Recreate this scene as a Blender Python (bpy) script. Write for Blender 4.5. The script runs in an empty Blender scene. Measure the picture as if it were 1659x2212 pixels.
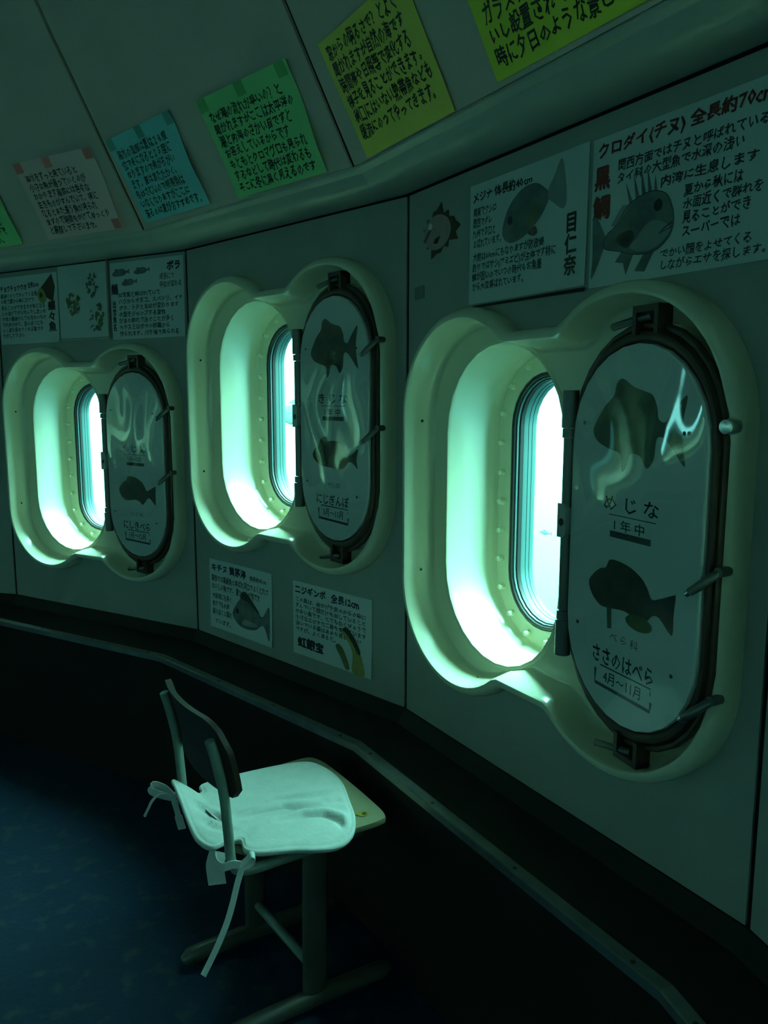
import bpy, bmesh, math, random
from math import sin, cos, pi, radians, hypot, atan2
from mathutils import Vector, Matrix
from mathutils.geometry import tessellate_polygon
random.seed(7)

S = bpy.context.scene
COL = S.collection

# ------------------------------------------------------------------ camera
PITCH, ROLL, FPX, EYE = 0.1426, 0.0016, 1699.6, 1.47
cam_d = bpy.data.cameras.new('camera')
cam = bpy.data.objects.new('camera', cam_d)
COL.objects.link(cam)
cam_d.sensor_fit = 'VERTICAL'
cam_d.sensor_height = 24.0
cam_d.lens = FPX / 2212.0 * 24.0
cam_d.clip_start = 0.02
fw = Vector((0, cos(PITCH), -sin(PITCH)))
up = Vector((0, sin(PITCH), cos(PITCH)))
rt = Vector((1, 0, 0))
rt2 = rt * cos(ROLL) + up * sin(ROLL)
up2 = -rt * sin(ROLL) + up * cos(ROLL)
cam.matrix_world = Matrix(((rt2.x, up2.x, -fw.x, 0), (rt2.y, up2.y, -fw.y, 0), (rt2.z, up2.z, -fw.z, EYE), (0, 0, 0, 1)))
S.camera = cam

# ------------------------------------------------------------------ sea light all around (brightens steadily with elevation)
world = bpy.data.worlds.new('sea_water')
S.world = world
world.use_nodes = True
nt = world.node_tree
nt.nodes.clear()


def wn(t, **kw):
    n = nt.nodes.new(t)
    for k, v in kw.items():
        setattr(n, k, v)
    return n


SEA_LEVEL = 6.3          # radiance straight ahead
SEA_DOUBLING = 16.0      # degrees of elevation for each doubling
geo = wn('ShaderNodeTexCoord')
sep = wn('ShaderNodeSeparateXYZ')
nt.links.new(geo.outputs['Generated'], sep.inputs[0])
asn = wn('ShaderNodeMath', operation='ARCSINE')
nt.links.new(sep.outputs['Z'], asn.inputs[0])
mul = wn('ShaderNodeMath', operation='MULTIPLY')
mul.inputs[1].default_value = 180 / pi / SEA_DOUBLING
nt.links.new(asn.outputs[0], mul.inputs[0])
mnn = wn('ShaderNodeMath', operation='MINIMUM')
mnn.inputs[1].default_value = 4.2
nt.links.new(mul.outputs[0], mnn.inputs[0])
pw = wn('ShaderNodeMath', operation='POWER')
pw.inputs[0].default_value = 2.0
nt.links.new(mnn.outputs[0], pw.inputs[1])
st = wn('ShaderNodeMath', operation='MULTIPLY')
st.inputs[1].default_value = SEA_LEVEL
nt.links.new(pw.outputs[0], st.inputs[0])
rampn = wn('ShaderNodeMapRange')
rampn.inputs['From Min'].default_value = -0.35
rampn.inputs['From Max'].default_value = 0.35
nt.links.new(sep.outputs['Z'], rampn.inputs['Value'])
mixc = wn('ShaderNodeMix', data_type='RGBA')
mixc.inputs['A'].default_value = (0.20, 0.98, 1.0, 1)
mixc.inputs['B'].default_value = (0.33, 1.0, 0.84, 1)
nt.links.new(rampn.outputs[0], mixc.inputs['Factor'])
bg = wn('ShaderNodeBackground')
nt.links.new(mixc.outputs['Result'], bg.inputs['Color'])
nt.links.new(st.outputs[0], bg.inputs['Strength'])
wo = wn('ShaderNodeOutputWorld')
nt.links.new(bg.outputs[0], wo.inputs[0])
world.cycles.sampling_method = 'MANUAL'
world.cycles.sample_map_resolution = 512

S.view_settings.view_transform = 'Standard'
S.view_settings.look = 'None'
S.view_settings.gamma = 1.0
S.view_settings.use_curve_mapping = False
S.view_settings.exposure = 0.0
S.cycles.max_bounces = 10
S.cycles.diffuse_bounces = 6
S.cycles.glossy_bounces = 4
S.cycles.transparent_max_bounces = 16
S.cycles.caustics_reflective = False
S.cycles.caustics_refractive = False
S.cycles.sample_clamp_indirect = 4.0
S.cycles.use_denoising = True


# ------------------------------------------------------------------ materials
def mat(name, col, rough=0.6, metal=0.0, col2=None, scale=20.0, bump=0.0, bscale=None, coat=0.0, spec=0.5, stretch=None, detail=4.0, contrast=(0.35, 0.65)):
    m = bpy.data.materials.new(name)
    m.use_nodes = True
    t = m.node_tree
    b = t.nodes['Principled BSDF']
    b.inputs['Base Color'].default_value = (*col, 1)
    b.inputs['Roughness'].default_value = rough
    b.inputs['Metallic'].default_value = metal
    b.inputs['Specular IOR Level'].default_value = spec
    if coat:
        b.inputs['Coat Weight'].default_value = coat
        b.inputs['Coat Roughness'].default_value = 0.04
    tc = t.nodes.new('ShaderNodeTexCoord')
    mp = t.nodes.new('ShaderNodeMapping')
    t.links.new(tc.outputs['Object'], mp.inputs[0])
    if stretch:
        mp.inputs['Scale'].default_value = stretch
    if col2:
        nz = t.nodes.new('ShaderNodeTexNoise')
        nz.inputs['Scale'].default_value = scale
        nz.inputs['Detail'].default_value = detail
        t.links.new(mp.outputs[0], nz.inputs['Vector'])
        mr = t.nodes.new('ShaderNodeMapRange')
        mr.inputs['From Min'].default_value = contrast[0]
        mr.inputs['From Max'].default_value = contrast[1]
        t.links.new(nz.outputs['Fac'], mr.inputs['Value'])
        mx = t.nodes.new('ShaderNodeMix')
        mx.data_type = 'RGBA'
        mx.inputs['A'].default_value = (*col, 1)
        mx.inputs['B'].default_value = (*col2, 1)
        t.links.new(mr.outputs[0], mx.inputs['Factor'])
        t.links.new(mx.outputs['Result'], b.inputs['Base Color'])
    if bump:
        n2 = t.nodes.new('ShaderNodeTexNoise')
        n2.inputs['Scale'].default_value = bscale or scale
        n2.inputs['Detail'].default_value = 3
        t.links.new(mp.outputs[0], n2.inputs['Vector'])
        bp = t.nodes.new('ShaderNodeBump')
        bp.inputs['Strength'].default_value = bump
        bp.inputs['Distance'].default_value = 0.01
        t.links.new(n2.outputs['Fac'], bp.inputs['Height'])
        t.links.new(bp.outputs[0], b.inputs['Normal'])
    return m


def clear_mat(name, tint, rough=0.02, ior=1.5, wave=0.0, wscale=6.0):
    """clear sheet: lets light straight through, mirrors by Fresnel"""
    m = bpy.data.materials.new(name)
    m.use_nodes = True
    t = m.node_tree
    t.nodes.clear()
    o = t.nodes.new('ShaderNodeOutputMaterial')
    tr = t.nodes.new('ShaderNodeBsdfTransparent')
    tr.inputs[0].default_value = (*tint, 1)
    gl = t.nodes.new('ShaderNodeBsdfGlossy')
    gl.inputs['Roughness'].default_value = rough
    gl.inputs['Color'].default_value = (1, 1, 1, 1)
    fr = t.nodes.new('ShaderNodeFresnel')
    # same mirror strength from either side of the thin sheet
    gm = t.nodes.new('ShaderNodeNewGeometry')
    sd = t.nodes.new('ShaderNodeMapRange')
    sd.inputs['To Min'].default_value = ior
    sd.inputs['To Max'].default_value = 1.0 / ior
    t.links.new(gm.outputs['Backfacing'], sd.inputs['Value'])
    t.links.new(sd.outputs[0], fr.inputs['IOR'])
    mx = t.nodes.new('ShaderNodeMixShader')
    t.links.new(fr.outputs[0], mx.inputs[0])
    t.links.new(tr.outputs[0], mx.inputs[1])
    t.links.new(gl.outputs[0], mx.inputs[2])
    t.links.new(mx.outputs[0], o.inputs[0])
    if wave:
        tc = t.nodes.new('ShaderNodeTexCoord')
        oi = t.nodes.new('ShaderNodeObjectInfo')
        ad = t.nodes.new('ShaderNodeVectorMath')
        t.links.new(tc.outputs['Object'], ad.inputs[0])
        t.links.new(oi.outputs['Location'], ad.inputs[1])
        nz = t.nodes.new('ShaderNodeTexNoise')
        nz.inputs['Scale'].default_value = wscale
        nz.inputs['Detail'].default_value = 1.0
        nz.inputs['Distortion'].default_value = 0.6
        t.links.new(ad.outputs[0], nz.inputs['Vector'])
        bp = t.nodes.new('ShaderNodeBump')
        bp.inputs['Strength'].default_value = wave
        bp.inputs['Distance'].default_value = 0.05
        t.links.new(nz.outputs['Fac'], bp.inputs['Height'])
        t.links.new(bp.outputs[0], gl.inputs['Normal'])
    return m


M = {}
M['wall'] = mat('painted_wall_panel', (0.42, 0.43, 0.38), 0.55, col2=(0.38, 0.39, 0.35), scale=6, bump=0.08, bscale=260)
M['upper_wall'] = mat('painted_upper_panel', (0.68, 0.54, 0.49), 0.55, col2=(0.62, 0.50, 0.45), scale=5, bump=0.08, bscale=260)
M['joint'] = mat('dark_joint', (0.015, 0.016, 0.015), 0.9, spec=0.1)
M['cornice'] = mat('cornice_paint', (0.46, 0.48, 0.44), 0.30, col2=(0.42, 0.44, 0.40), scale=5)
M['frp'] = mat('cream_moulded_plastic', (0.91, 0.875, 0.67), 0.22, col2=(0.87, 0.835, 0.62), scale=3, coat=0.5)
M['black'] = mat('black_rubber', (0.012, 0.012, 0.013), 0.5)
M['teal_metal'] = mat('sea_green_rubber_trim', (0.045, 0.11, 0.11), 0.4, metal=0.0)
M['brown_metal'] = mat('brown_painted_iron', (0.050, 0.030, 0.022), 0.45, col2=(0.07, 0.04, 0.025), scale=40)
M['hinge'] = mat('grey_hinge_metal', (0.16, 0.17, 0.16), 0.4, metal=0.6)
M['steel'] = mat('bright_steel', (0.75, 0.75, 0.72), 0.25, metal=1.0)
M['board'] = mat('white_sign_board', (0.92, 0.93, 0.91), 0.35, col2=(0.88, 0.89, 0.87), scale=8)
M['ink'] = mat('black_ink', (0.012, 0.014, 0.016), 0.6)
M['inkgrey'] = mat('grey_ink', (0.045, 0.06, 0.06), 0.6)
M['inkred'] = mat('dark_red_ink', (0.22, 0.016, 0.012), 0.6)
M['inkblue'] = mat('dark_blue_ink', (0.012, 0.018, 0.06), 0.6)
M['fishdark'] = mat('printed_dark_fish', (0.020, 0.022, 0.018), 0.5, col2=(0.055, 0.060, 0.035), scale=30)
M['fishgreen'] = mat('printed_green_fish', (0.10, 0.16, 0.10), 0.5, col2=(0.05, 0.09, 0.06), scale=22)
M['fishbelly'] = mat('printed_pale_green', (0.16, 0.20, 0.08), 0.5, col2=(0.10, 0.13, 0.05), scale=30)
M['drawgrey'] = mat('pencil_grey', (0.22, 0.25, 0.24), 0.8, col2=(0.13, 0.15, 0.145), scale=26)
M['drawlight'] = mat('pencil_light_grey', (0.40, 0.42, 0.40), 0.8, col2=(0.32, 0.34, 0.33), scale=26)
M['drawolive'] = mat('crayon_olive', (0.13, 0.15, 0.05), 0.8, col2=(0.20, 0.20, 0.06), scale=40)
M['drawyellow'] = mat('crayon_yellow', (0.45, 0.40, 0.10), 0.8, col2=(0.34, 0.32, 0.10), scale=40)
M['drawbrown'] = mat('crayon_brown', (0.10, 0.055, 0.035), 0.8)
M['drawpink'] = mat('crayon_pink', (0.50, 0.33, 0.30), 0.8, col2=(0.42, 0.29, 0.27), scale=40)
M['paper'] = mat('white_paper', (0.84, 0.85, 0.82), 0.7, col2=(0.80, 0.81, 0.79), scale=8)
M['paper_yellow'] = mat('yellow_paper', (0.95, 0.82, 0.16), 0.7, col2=(0.90, 0.78, 0.15), scale=8)
M['paper_lemon'] = mat('lemon_paper', (0.90, 0.92, 0.09), 0.7, col2=(0.84, 0.88, 0.08), scale=8)
M['paper_green'] = mat('green_paper', (0.36, 0.85, 0.36), 0.7, col2=(0.32, 0.80, 0.33), scale=8)
M['paper_blue'] = mat('blue_paper', (0.32, 0.80, 0.84), 0.7, col2=(0.28, 0.74, 0.78), scale=8)
M['paper_pink'] = mat('pink_paper', (0.96, 0.62, 0.60), 0.7, col2=(0.92, 0.60, 0.58), scale=8)
M['tape_red'] = mat('red_tape', (0.62, 0.16, 0.16), 0.5)
M['tape_teal'] = mat('teal_tape', (0.10, 0.36, 0.34), 0.5)
M['tape_green'] = mat('green_tape', (0.12, 0.45, 0.14), 0.5)
M['tape_grey'] = mat('grey_tape', (0.22, 0.23, 0.22), 0.7)
M['shelf'] = mat('black_shelf_laminate', (0.012, 0.013, 0.013), 0.55, spec=0.25)
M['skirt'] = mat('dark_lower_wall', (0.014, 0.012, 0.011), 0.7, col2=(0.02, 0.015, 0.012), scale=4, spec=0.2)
M['trim'] = mat('metal_edge_trim', (0.34, 0.36, 0.34), 0.32, metal=0.85, col2=(0.26, 0.28, 0.27), scale=18, bump=0.05)
M['floor'] = mat('blue_floor_covering', (0.004, 0.030, 0.072), 0.62, spec=0.22, col2=(0.040, 0.065, 0.068), scale=16, detail=9, contrast=(0.55, 0.74), bump=0.12, bscale=60)
M['ceiling'] = mat('ceiling_paint', (0.35, 0.36, 0.34), 0.8)
M['pane'] = clear_mat('porthole_glass', (0.93, 1.0, 0.985))
M['film'] = clear_mat('clear_film_cover', (0.97, 1.0, 0.99), rough=0.03, ior=1.9, wave=0.30, wscale=2.8)
M['sleeve'] = clear_mat('clear_plastic_sleeve', (0.98, 1.0, 0.99), rough=0.06, ior=1.35, wave=0.2, wscale=8.0)
M['chair_metal'] = mat('sage_painted_tube', (0.24, 0.31, 0.26), 0.36, col2=(0.18, 0.23, 0.20), scale=14)
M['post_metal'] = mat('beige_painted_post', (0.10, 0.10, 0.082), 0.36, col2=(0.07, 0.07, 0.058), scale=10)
M['plywood'] = mat('dark_brown_plywood', (0.045, 0.024, 0.017), 0.5, col2=(0.030, 0.016, 0.012), scale=14, stretch=(1, 0.15, 1))
M['seatwood'] = mat('worn_yellowed_seat', (0.30, 0.27, 0.17), 0.5, col2=(0.23, 0.21, 0.12), scale=9)
M['stain'] = mat('ochre_stain', (0.34, 0.22, 0.03), 0.5)
M['cloth'] = mat('white_quilted_cloth', (0.68, 0.68, 0.665), 0.9, col2=(0.63, 0.635, 0.625), scale=30, bump=0.10, bscale=90, spec=0.1)
M['rock'] = mat('pale_sea_rock', (0.62, 0.68, 0.64), 0.9, col2=(0.5, 0.56, 0.54), scale=3, spec=0.0)
M['seafish'] = mat('pale_swimming_fish', (0.07, 0.14, 0.14), 0.6)


# ------------------------------------------------------------------ object helpers
def link(name, me, m=None, parent=None, mw=None):
    o = bpy.data.objects.new(name, me)
    COL.objects.link(o)
    if m is not None:
        me.materials.append(m)
    if parent is not None:
        o.parent = parent
    if mw is not None:
        o.matrix_world = mw
    return o


def mesh(name, v, f, smooth=True, sharp=None):
    me = bpy.data.meshes.new(name)
    me.from_pydata([tuple(p) for p in v], [], f)
    me.validate()
    bm = bmesh.new()
    bm.from_mesh(me)
    bmesh.ops.recalc_face_normals(bm, faces=bm.faces)
    if sharp:
        for e in bm.edges:
            if len(e.link_faces) == 2 and e.calc_face_angle(0) > radians(sharp):
                e.smooth = False
    for fc in bm.faces:
        fc.smooth = smooth
    bm.to_mesh(me)
    bm.free()
    return me


def empty(name, mw=None, parent=None):
    o = bpy.data.objects.new(name, None)
    o.empty_display_size = 0.05
    COL.objects.link(o)
    if parent:
        o.parent = parent
    if mw is not None:
        o.matrix_world = mw
    return o


def tag(o, label=None, cat=None, group=None, kind=None):
    if label:
        o['label'] = label
    if cat:
        o['category'] = cat
    if group:
        o['group'] = group
    if kind:
        o['kind'] = kind
    return o


def loft(loops, closed=True, cap0=False, cap1=False):
    v, f = [], []
    n = len(loops[0])
    for L in loops:
        v += [tuple(p) for p in L]
    for i in range(len(loops) - 1):
        for j in range(n if closed else n - 1):
            a, b = i * n + j, i * n + (j + 1) % n
            f.append((a, b, b + n, a + n))
    if cap0:
        f.append(tuple(range(n)))
    if cap1:
        f.append(tuple(reversed(range((len(loops) - 1) * n, len(loops) * n))))
    return v, f


def join(parts):
    V, F = [], []
    for v, f in parts:
        o = len(V)
        V += list(v)
        F += [tuple(i + o for i in q) for q in f]
    return V, F


def box(x0, x1, y0, y1, z0, z1):
    v = [(x, y, z) for z in (z0, z1) for y in (y0, y1) for x in (x0, x1)]
    f = [(0, 1, 3, 2), (4, 6, 7, 5), (0, 4, 5, 1), (2, 3, 7, 6), (0, 2, 6, 4), (1, 5, 7, 3)]
    return v, f


def tube(path, rad, seg=12, rad2=None, upv=(0, 0, 1), caps=True):
    """round or oval tube along a polyline; rad along the side vector, rad2 along the other"""
    P = [Vector(p) for p in path]
    rs = rad if isinstance(rad, (list, tuple)) else [rad] * len(P)
    r2 = rs if rad2 is None else (rad2 if isinstance(rad2, (list, tuple)) else [rad2] * len(P))
    loops = []
    prev = None
    for i, p in enumerate(P):
        d = (P[min(i + 1, len(P) - 1)] - P[max(i - 1, 0)]).normalized()
        if prev is None:
            s = d.cross(Vector(upv))
            if s.length < 1e-4:
                s = d.cross(Vector((1, 0, 0)))
        else:
            s = prev - d * prev.dot(d)
        s.normalize()
        prev = s.copy()
        t = d.cross(s).normalized()
        loops.append([p + s * (rs[i] * cos(2 * pi * k / seg)) + t * (r2[i] * sin(2 * pi * k / seg)) for k in range(seg)])
    return loft(loops, True, caps, caps)


def spline(pts, n=6):
    """Catmull-Rom through points"""
    P = [Vector(p) for p in pts]
    Q = [P[0] * 2 - P[1]] + P + [P[-1] * 2 - P[-2]]
    out = []
    for i in range(1, len(Q) - 2):
        a, b, c, d = Q[i - 1], Q[i], Q[i + 1], Q[i + 2]
        for k in range(n):
            t = k / n
            out.append(0.5 * ((2 * b) + (c - a) * t + (2 * a - 5 * b + 4 * c - d) * t * t + (3 * b - a - 3 * c + d) * t ** 3))
    out.append(P[-1])
    return out


def closed_spline(pts, n=5):
    P = [Vector((*p, 0)) if len(p) == 2 else Vector(p) for p in pts]
    m = len(P)
    out = []
    for i in range(m):
        a, b, c, d = P[i - 1], P[i], P[(i + 1) % m], P[(i + 2) % m]
        for k in range(n):
            t = k / n
            q = 0.5 * ((2 * b) + (c - a) * t + (2 * a - 5 * b + 4 * c - d) * t * t + (3 * b - a - 3 * c + d) * t ** 3)
            out.append((q.x, q.y))
    return out


def ribbon(path, width, wdir, thick=0.0012):
    P = [Vector(p) for p in path]
    ws = width if isinstance(width, (list, tuple)) else [width] * len(P)
    loops = []
    for i, p in enumerate(P):
        d = (P[min(i + 1, len(P) - 1)] - P[max(i - 1, 0)]).normalized()
        w = Vector(wdir)
        w = (w - d * w.dot(d)).normalized()
        n = d.cross(w)
        a = w * (ws[i] / 2)
        b = n * thick
        loops.append([p - a - b, p + a - b, p + a + b, p - a + b])
    return loft(loops, True, True, True)


# ------------------------------------------------------------------ room layout
N = 24
DA = 2 * pi / N
CX, CY = -3.2742, -0.4062
PHI = 1.1803
RC = 1.10 / 2 / sin(DA / 2)
ZB, ZT = 0.588, 2.0086
RIM_S, RIM_Z = 0.1855, 0.5276
CON_S0, CON_Z0, CON_S1, CON_Z1 = 0.1768, 2.0392, 0.6792, 2.9
FW = 1.10


def vert(k, s=0.0):
    a = PHI - k * DA
    return Vector((CX + (RC - s) * cos(a), CY + (RC - s) * sin(a)))


def facet_mw(k, zc):
    """local X along the facet (to the right seen from the room), local Y outward, Z up; origin mid-facet"""
    A, B = vert(k - 1), vert(k)
    t = (B - A).normalized()
    c = (A + B) / 2
    n = Vector((CX, CY)) - c
    n.normalize()
    return Matrix(((t.x, -n.x, 0, c.x), (t.y, -n.y, 0, c.y), (0, 0, 1, zc), (0, 0, 0, 1)))


def cone_mw(k):
    """local X along, local Y up the slope, local Z into the room; origin at the slope's foot, mid-facet"""
    A, B = vert(k - 1, CON_S0), vert(k, CON_S0)
    A1, B1 = vert(k - 1, CON_S1), vert(k, CON_S1)
    t = (B - A).normalized().to_3d()
    m = Vector((*((A + B) / 2), CON_Z0))
    m1 = Vector((*((A1 + B1) / 2), CON_Z1))
    u = (m1 - m).normalized()
    n = t.cross(u)
    return Matrix(((t.x, u.x, n.x, m.x), (t.y, u.y, n.y, m.y), (t.z, u.z, n.z, m.z), (0, 0, 0, 1)))


CONE_LEN = math.hypot((CON_S1 - CON_S0) * cos(DA / 2), CON_Z1 - CON_Z0)


# ------------------------------------------------------------------ window outlines (local x, z)
def sd_stad(x, z, cx, r, h):
    return hypot(x - cx, max(abs(z) - h, 0.0)) - r


def sd_box(x, z, bx, bz):
    dx, dz = abs(x) - bx, abs(z) - bz
    return hypot(max(dx, 0), max(dz, 0)) + min(max(dx, dz), 0)


def smin(a, b, k):
    h = max(k - abs(a - b), 0.0) / k
    return min(a, b) - h * h * k * 0.25


def sd_frame(x, z):
    a = min(sd_stad(x, z, -0.25, 0.2575, 0.2125), sd_stad(x, z, 0.25, 0.2575, 0.2125))
    return smin(a, sd_box(x, z, 0.25, 0.405), 0.010)


NA = 176
MX = -0.184                    # centre line of the glazed opening, from mid-facet


def frame_loop(inset, off, room=None):
    """outline set in by inset; 'room' keeps it clear of the mouth ring where the outline dips"""
    pts = []
    for i in range(NA):
        a = 2 * pi * i / NA
        # spread the rays so the tall sides get as many as the top
        a = atan2(sin(a) * 1.0, cos(a) * 1.15)
        dx, dz = cos(a), sin(a)
        lo, hi = 0.05, 0.8
        for _ in range(26):
            mid = (lo + hi) / 2
            if sd_frame(dx * mid, dz * mid) < -inset or (room is not None and sd_stad(dx * mid, dz * mid, MX, 0.2275, 0.171) < -room):
                lo = mid
            else:
                hi = mid
        pts.append((dx * lo, -off, dz * lo))
    return pts


def stad(r, h, off, cx=0.0, n=14, m=5):
    """stadium loop, counted the same for every size"""
    pts = []
    for i in range(n + 1):
        a = pi * i / n
        pts.append((cx + r * cos(a), -off, h + r * sin(a)))
    for i in range(1, m):
        pts.append((cx - r, -off, h - 2 * h * i / m))
    for i in range(n + 1):
        a = pi + pi * i / n
        pts.append((cx + r * cos(a), -off, -h + r * sin(a)))
    for i in range(1, m):
        pts.append((cx + r, -off, -h + 2 * h * i / m))
    return pts


def fill_between(outer, holes):
    """planar surface in XZ between an outer loop and hole loops"""
    bm = bmesh.new()
    for L in [outer] + holes:
        vs = [bm.verts.new(p) for p in L]
        for i in range(len(vs)):
            bm.edges.new((vs[i - 1], vs[i]))
    bmesh.ops.triangle_fill(bm, use_beauty=True, use_dissolve=False, edges=bm.edges[:], normal=(0, 1, 0))
    bm.verts.index_update()
    v = [tuple(x.co) for x in bm.verts]
    f = [tuple(x.index for x in fc.verts) for fc in bm.faces]
    bm.free()
    return v, f


COVX = 0.293                   # centre line of the folded-back cover, before it swings about its hinge
HINGE_X = 0.095
SWING = Matrix.Translation((HINGE_X, 0, 0)) @ Matrix.Rotation(radians(-8.5), 4, 'Z') @ Matrix.Translation((-HINGE_X, 0, 0))   # right edge stands out into the room
POCKX = 0.267

# ------------------------------------------------------------------ shell
shell = empty('wall_outer')
tag(shell, 'grey panelled ring wall holding the portholes', 'wall', kind='structure')


def zc_of(k):
    return 1.213 if k % 2 else 1.407


G = 0.0055
GU = 0.0075
panel_me = {}
for par in (0, 1):
    zc = zc_of(par)
    x0, x1 = -FW / 2 + G, FW / 2 - G
    outer = [(x0, 0, ZB - zc), (x1, 0, ZB - zc), (x1, 0, ZT + 0.02 - zc), (x0, 0, ZT + 0.02 - zc)]
    hole = frame_loop(0.012, 0.0)
    v, f = fill_between(outer, [hole])
    # returned edges give the panel its thickness at the joints
    o = len(v)
    for p in outer:
        v.append((p[0] * 1.0, 0.012, p[2]))
    idx = [min(range(o), key=lambda i: (Vector(v[i]) - Vector(p)).length) for p in outer]
    for i in range(4):
        f.append((idx[i], idx[(i + 1) % 4], o + (i + 1) % 4, o + i))
    panel_me[par] = mesh('wall_panel', v, f, smooth=False)
    panel_me[par].materials.append(M['wall'])
joint_me = mesh('joint', *box(-0.02, 0.02, 0.0045, 0.03, ZB - 0.05, ZT + 0.08), smooth=False)
joint_me.materials.append(M['joint'])
for k in range(N):
    link('panel', panel_me[k % 2], None, shell, facet_mw(k, zc_of(k)))
    a = PHI - k * DA
    p = vert(k)
    link('joint', joint_me, None, shell, Matrix(((-sin(a), cos(a), 0, p.x), (cos(a), sin(a), 0, p.y), (0, 0, 1, 0), (0, 0, 0, 1))))

upper = empty('wall_upper')
tag(upper, 'sloping grey panels above the cornice', 'wall', kind='structure')
ct0, ct1 = hypot(*(vert(0, CON_S0) - vert(1, CON_S0))) / 2, hypot(*(vert(0, CON_S1) - vert(1, CON_S1))) / 2
L0 = 0.002
v = [(-ct0 + GU, L0, 0), (ct0 - GU, L0, 0), (ct1 - GU, CONE_LEN, 0), (-ct1 + GU, CONE_LEN, 0)]
v += [(x, y, -0.012) for x, y, _ in v]
cone_me = mesh('upper_panel', v, [(0, 1, 2, 3), (0, 4, 5, 1), (1, 5, 6, 2), (2, 6, 7, 3), (3, 7, 4, 0)], smooth=False)
cone_me.materials.append(M['upper_wall'])
cj = mesh('upper_joint', [(-0.03, 0, 0), (0.03, 0, 0), (0.03, 1, 0), (-0.03, 1, 0)], [(0, 1, 2, 3)], smooth=False)
cj.materials.append(M['joint'])
for k in range(N):
    link('panel', cone_me, None, upper, cone_mw(k))
    p0 = Vector((*vert(k, CON_S0 - 0.004), CON_Z0 + 0.004))
    p1 = Vector((*vert(k, CON_S1 - 0.004), CON_Z1 + 0.02))
    a = PHI - k * DA
    t = Vector((-sin(a), cos(a), 0))
    u = p1 - p0
    n = t.cross(u.normalized())
    link('joint', cj, None, upper, Matrix(((t.x, u.x, n.x, p0.x), (t.y, u.y, n.y, p0.y), (t.z, u.z, n.z, p0.z), (0, 0, 0, 1))))


def ring_segment(prof, gap=0.0):
    """profile [(s, z)] swept along one facet, mitred at the corners; local frame of facet_mw(k, 0)"""
    loops = []
    for sgn in (-1, 1):
        L = []
        for s, z in prof:
            half = (RC - s) * sin(DA / 2) - gap
            off = (RC - (RC - s)) * cos(DA / 2)
            L.append((sgn * half, -off, z))
        loops.append(L)
    return loft(loops, closed=False)


corn_prof = [(0.0, 2.012), (0.004, 2.003), (0.012, 1.9995), (0.03, 1.998), (0.06, 1.995), (0.085, 1.994), (0.105, 1.996), (0.122, 2.001), (0.134, 2.008), (0.143, 2.018), (0.147, 2.0245),
             (0.148, 2.029), (0.151, 2.0315), (0.170, 2.0350), (0.1715, 2.0375), (0.1715, 2.055), (0.1768, 2.055), (0.19, 2.075)]
corn = empty('trim_1')
tag(corn, 'rounded grey cornice running around under the sloping panels', 'cornice', kind='structure')
cme = mesh('cornice_segment', *ring_segment(corn_prof), smooth=True, sharp=50)
cme.materials.append(M['cornice'])
cgap = mesh('cornice_gap', *ring_segment([(-0.004, ZT - 0.012), (0.0035, ZT - 0.010), (0.0035, 2.012)]), smooth=False)
cgap.materials.append(M['joint'])
for k in range(N):
    link('segment', cme, None, corn, facet_mw(k, 0))
    link('shadow_gap', cgap, None, corn, facet_mw(k, 0))

bk_me = mesh('light_seal', *ring_segment([(-0.02, 1.97), (-0.035, 2.0), (-0.035, 2.12), (0.60, 2.98)]), smooth=False)  # unseen sheet added behind the cornice to stop light leaking at the corners
bk_me.materials.append(M['joint'])
for k in range(N):
    link('light_seal', bk_me, None, corn, facet_mw(k, 0))

shelf = empty('trim_2')
tag(shelf, 'black shelf sloping out below the portholes', 'shelf', kind='structure')
sme = mesh('shelf_segment', *ring_segment([(-0.02, ZB + 0.004), (0.004, ZB), (0.012, ZB - 0.012), (0.03, 0.550), (0.16, 0.5285), (0.166, 0.520)]), smooth=False)
sme.materials.append(M['shelf'])
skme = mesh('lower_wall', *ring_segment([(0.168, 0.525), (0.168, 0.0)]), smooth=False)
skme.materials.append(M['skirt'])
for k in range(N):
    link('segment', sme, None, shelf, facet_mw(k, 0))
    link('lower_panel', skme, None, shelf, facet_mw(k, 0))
rim = empty('trim_3')
tag(rim, 'thin metal edging along the front of the black shelf', 'trim', kind='structure')
rme = mesh('rim_segment', *ring_segment([(0.155, 0.5275), (0.158, 0.5300), (0.183, 0.5300), (0.1855, 0.5276), (0.1858, 0.510), (0.182, 0.508), (0.169, 0.510)]), smooth=False)
rme.materials.append(M['trim'])
scr_me = mesh('screw', *loft([[(0.0045 * cos(2 * pi * i / 10), 0.0045 * sin(2 * pi * i / 10), z) for i in range(10)] for z in (-0.001, 0.0009)], True, False, True), smooth=False)
scr_me.materials.append(M['brown_metal'])
for k in range(N):
    seg = link('segment', rme, None, rim, facet_mw(k, 0))
    if k in (1, 2, 3, 4):
        for x in (-0.45, -0.15, 0.15, 0.46):
            s_ = link('screw', scr_me, None, rim, facet_mw(k, 0) @ Matrix.Translation((x, -0.172, 0.5302)))

fl_v = [(*vert(k, 0.16), 0) for k in range(N)] + [(CX, CY, 0)]
floor = link('floor', mesh('floor', fl_v, [(k, (k + 1) % N, N) for k in range(N)], smooth=False), M['floor'])
tag(floor, 'worn blue floor covering inside the round room', 'floor', kind='structure')
ce_v = [(*vert(k, CON_S1 - 0.03), CON_Z1) for k in range(N)] + [(CX, CY, CON_Z1)]
ceil = link('ceiling', mesh('ceiling', ce_v, [(k, (k + 1) % N, N) for k in range(N)], smooth=False), M['ceiling'])
tag(ceil, 'flat grey ceiling above the sloping panels', 'ceiling', kind='structure')

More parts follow.
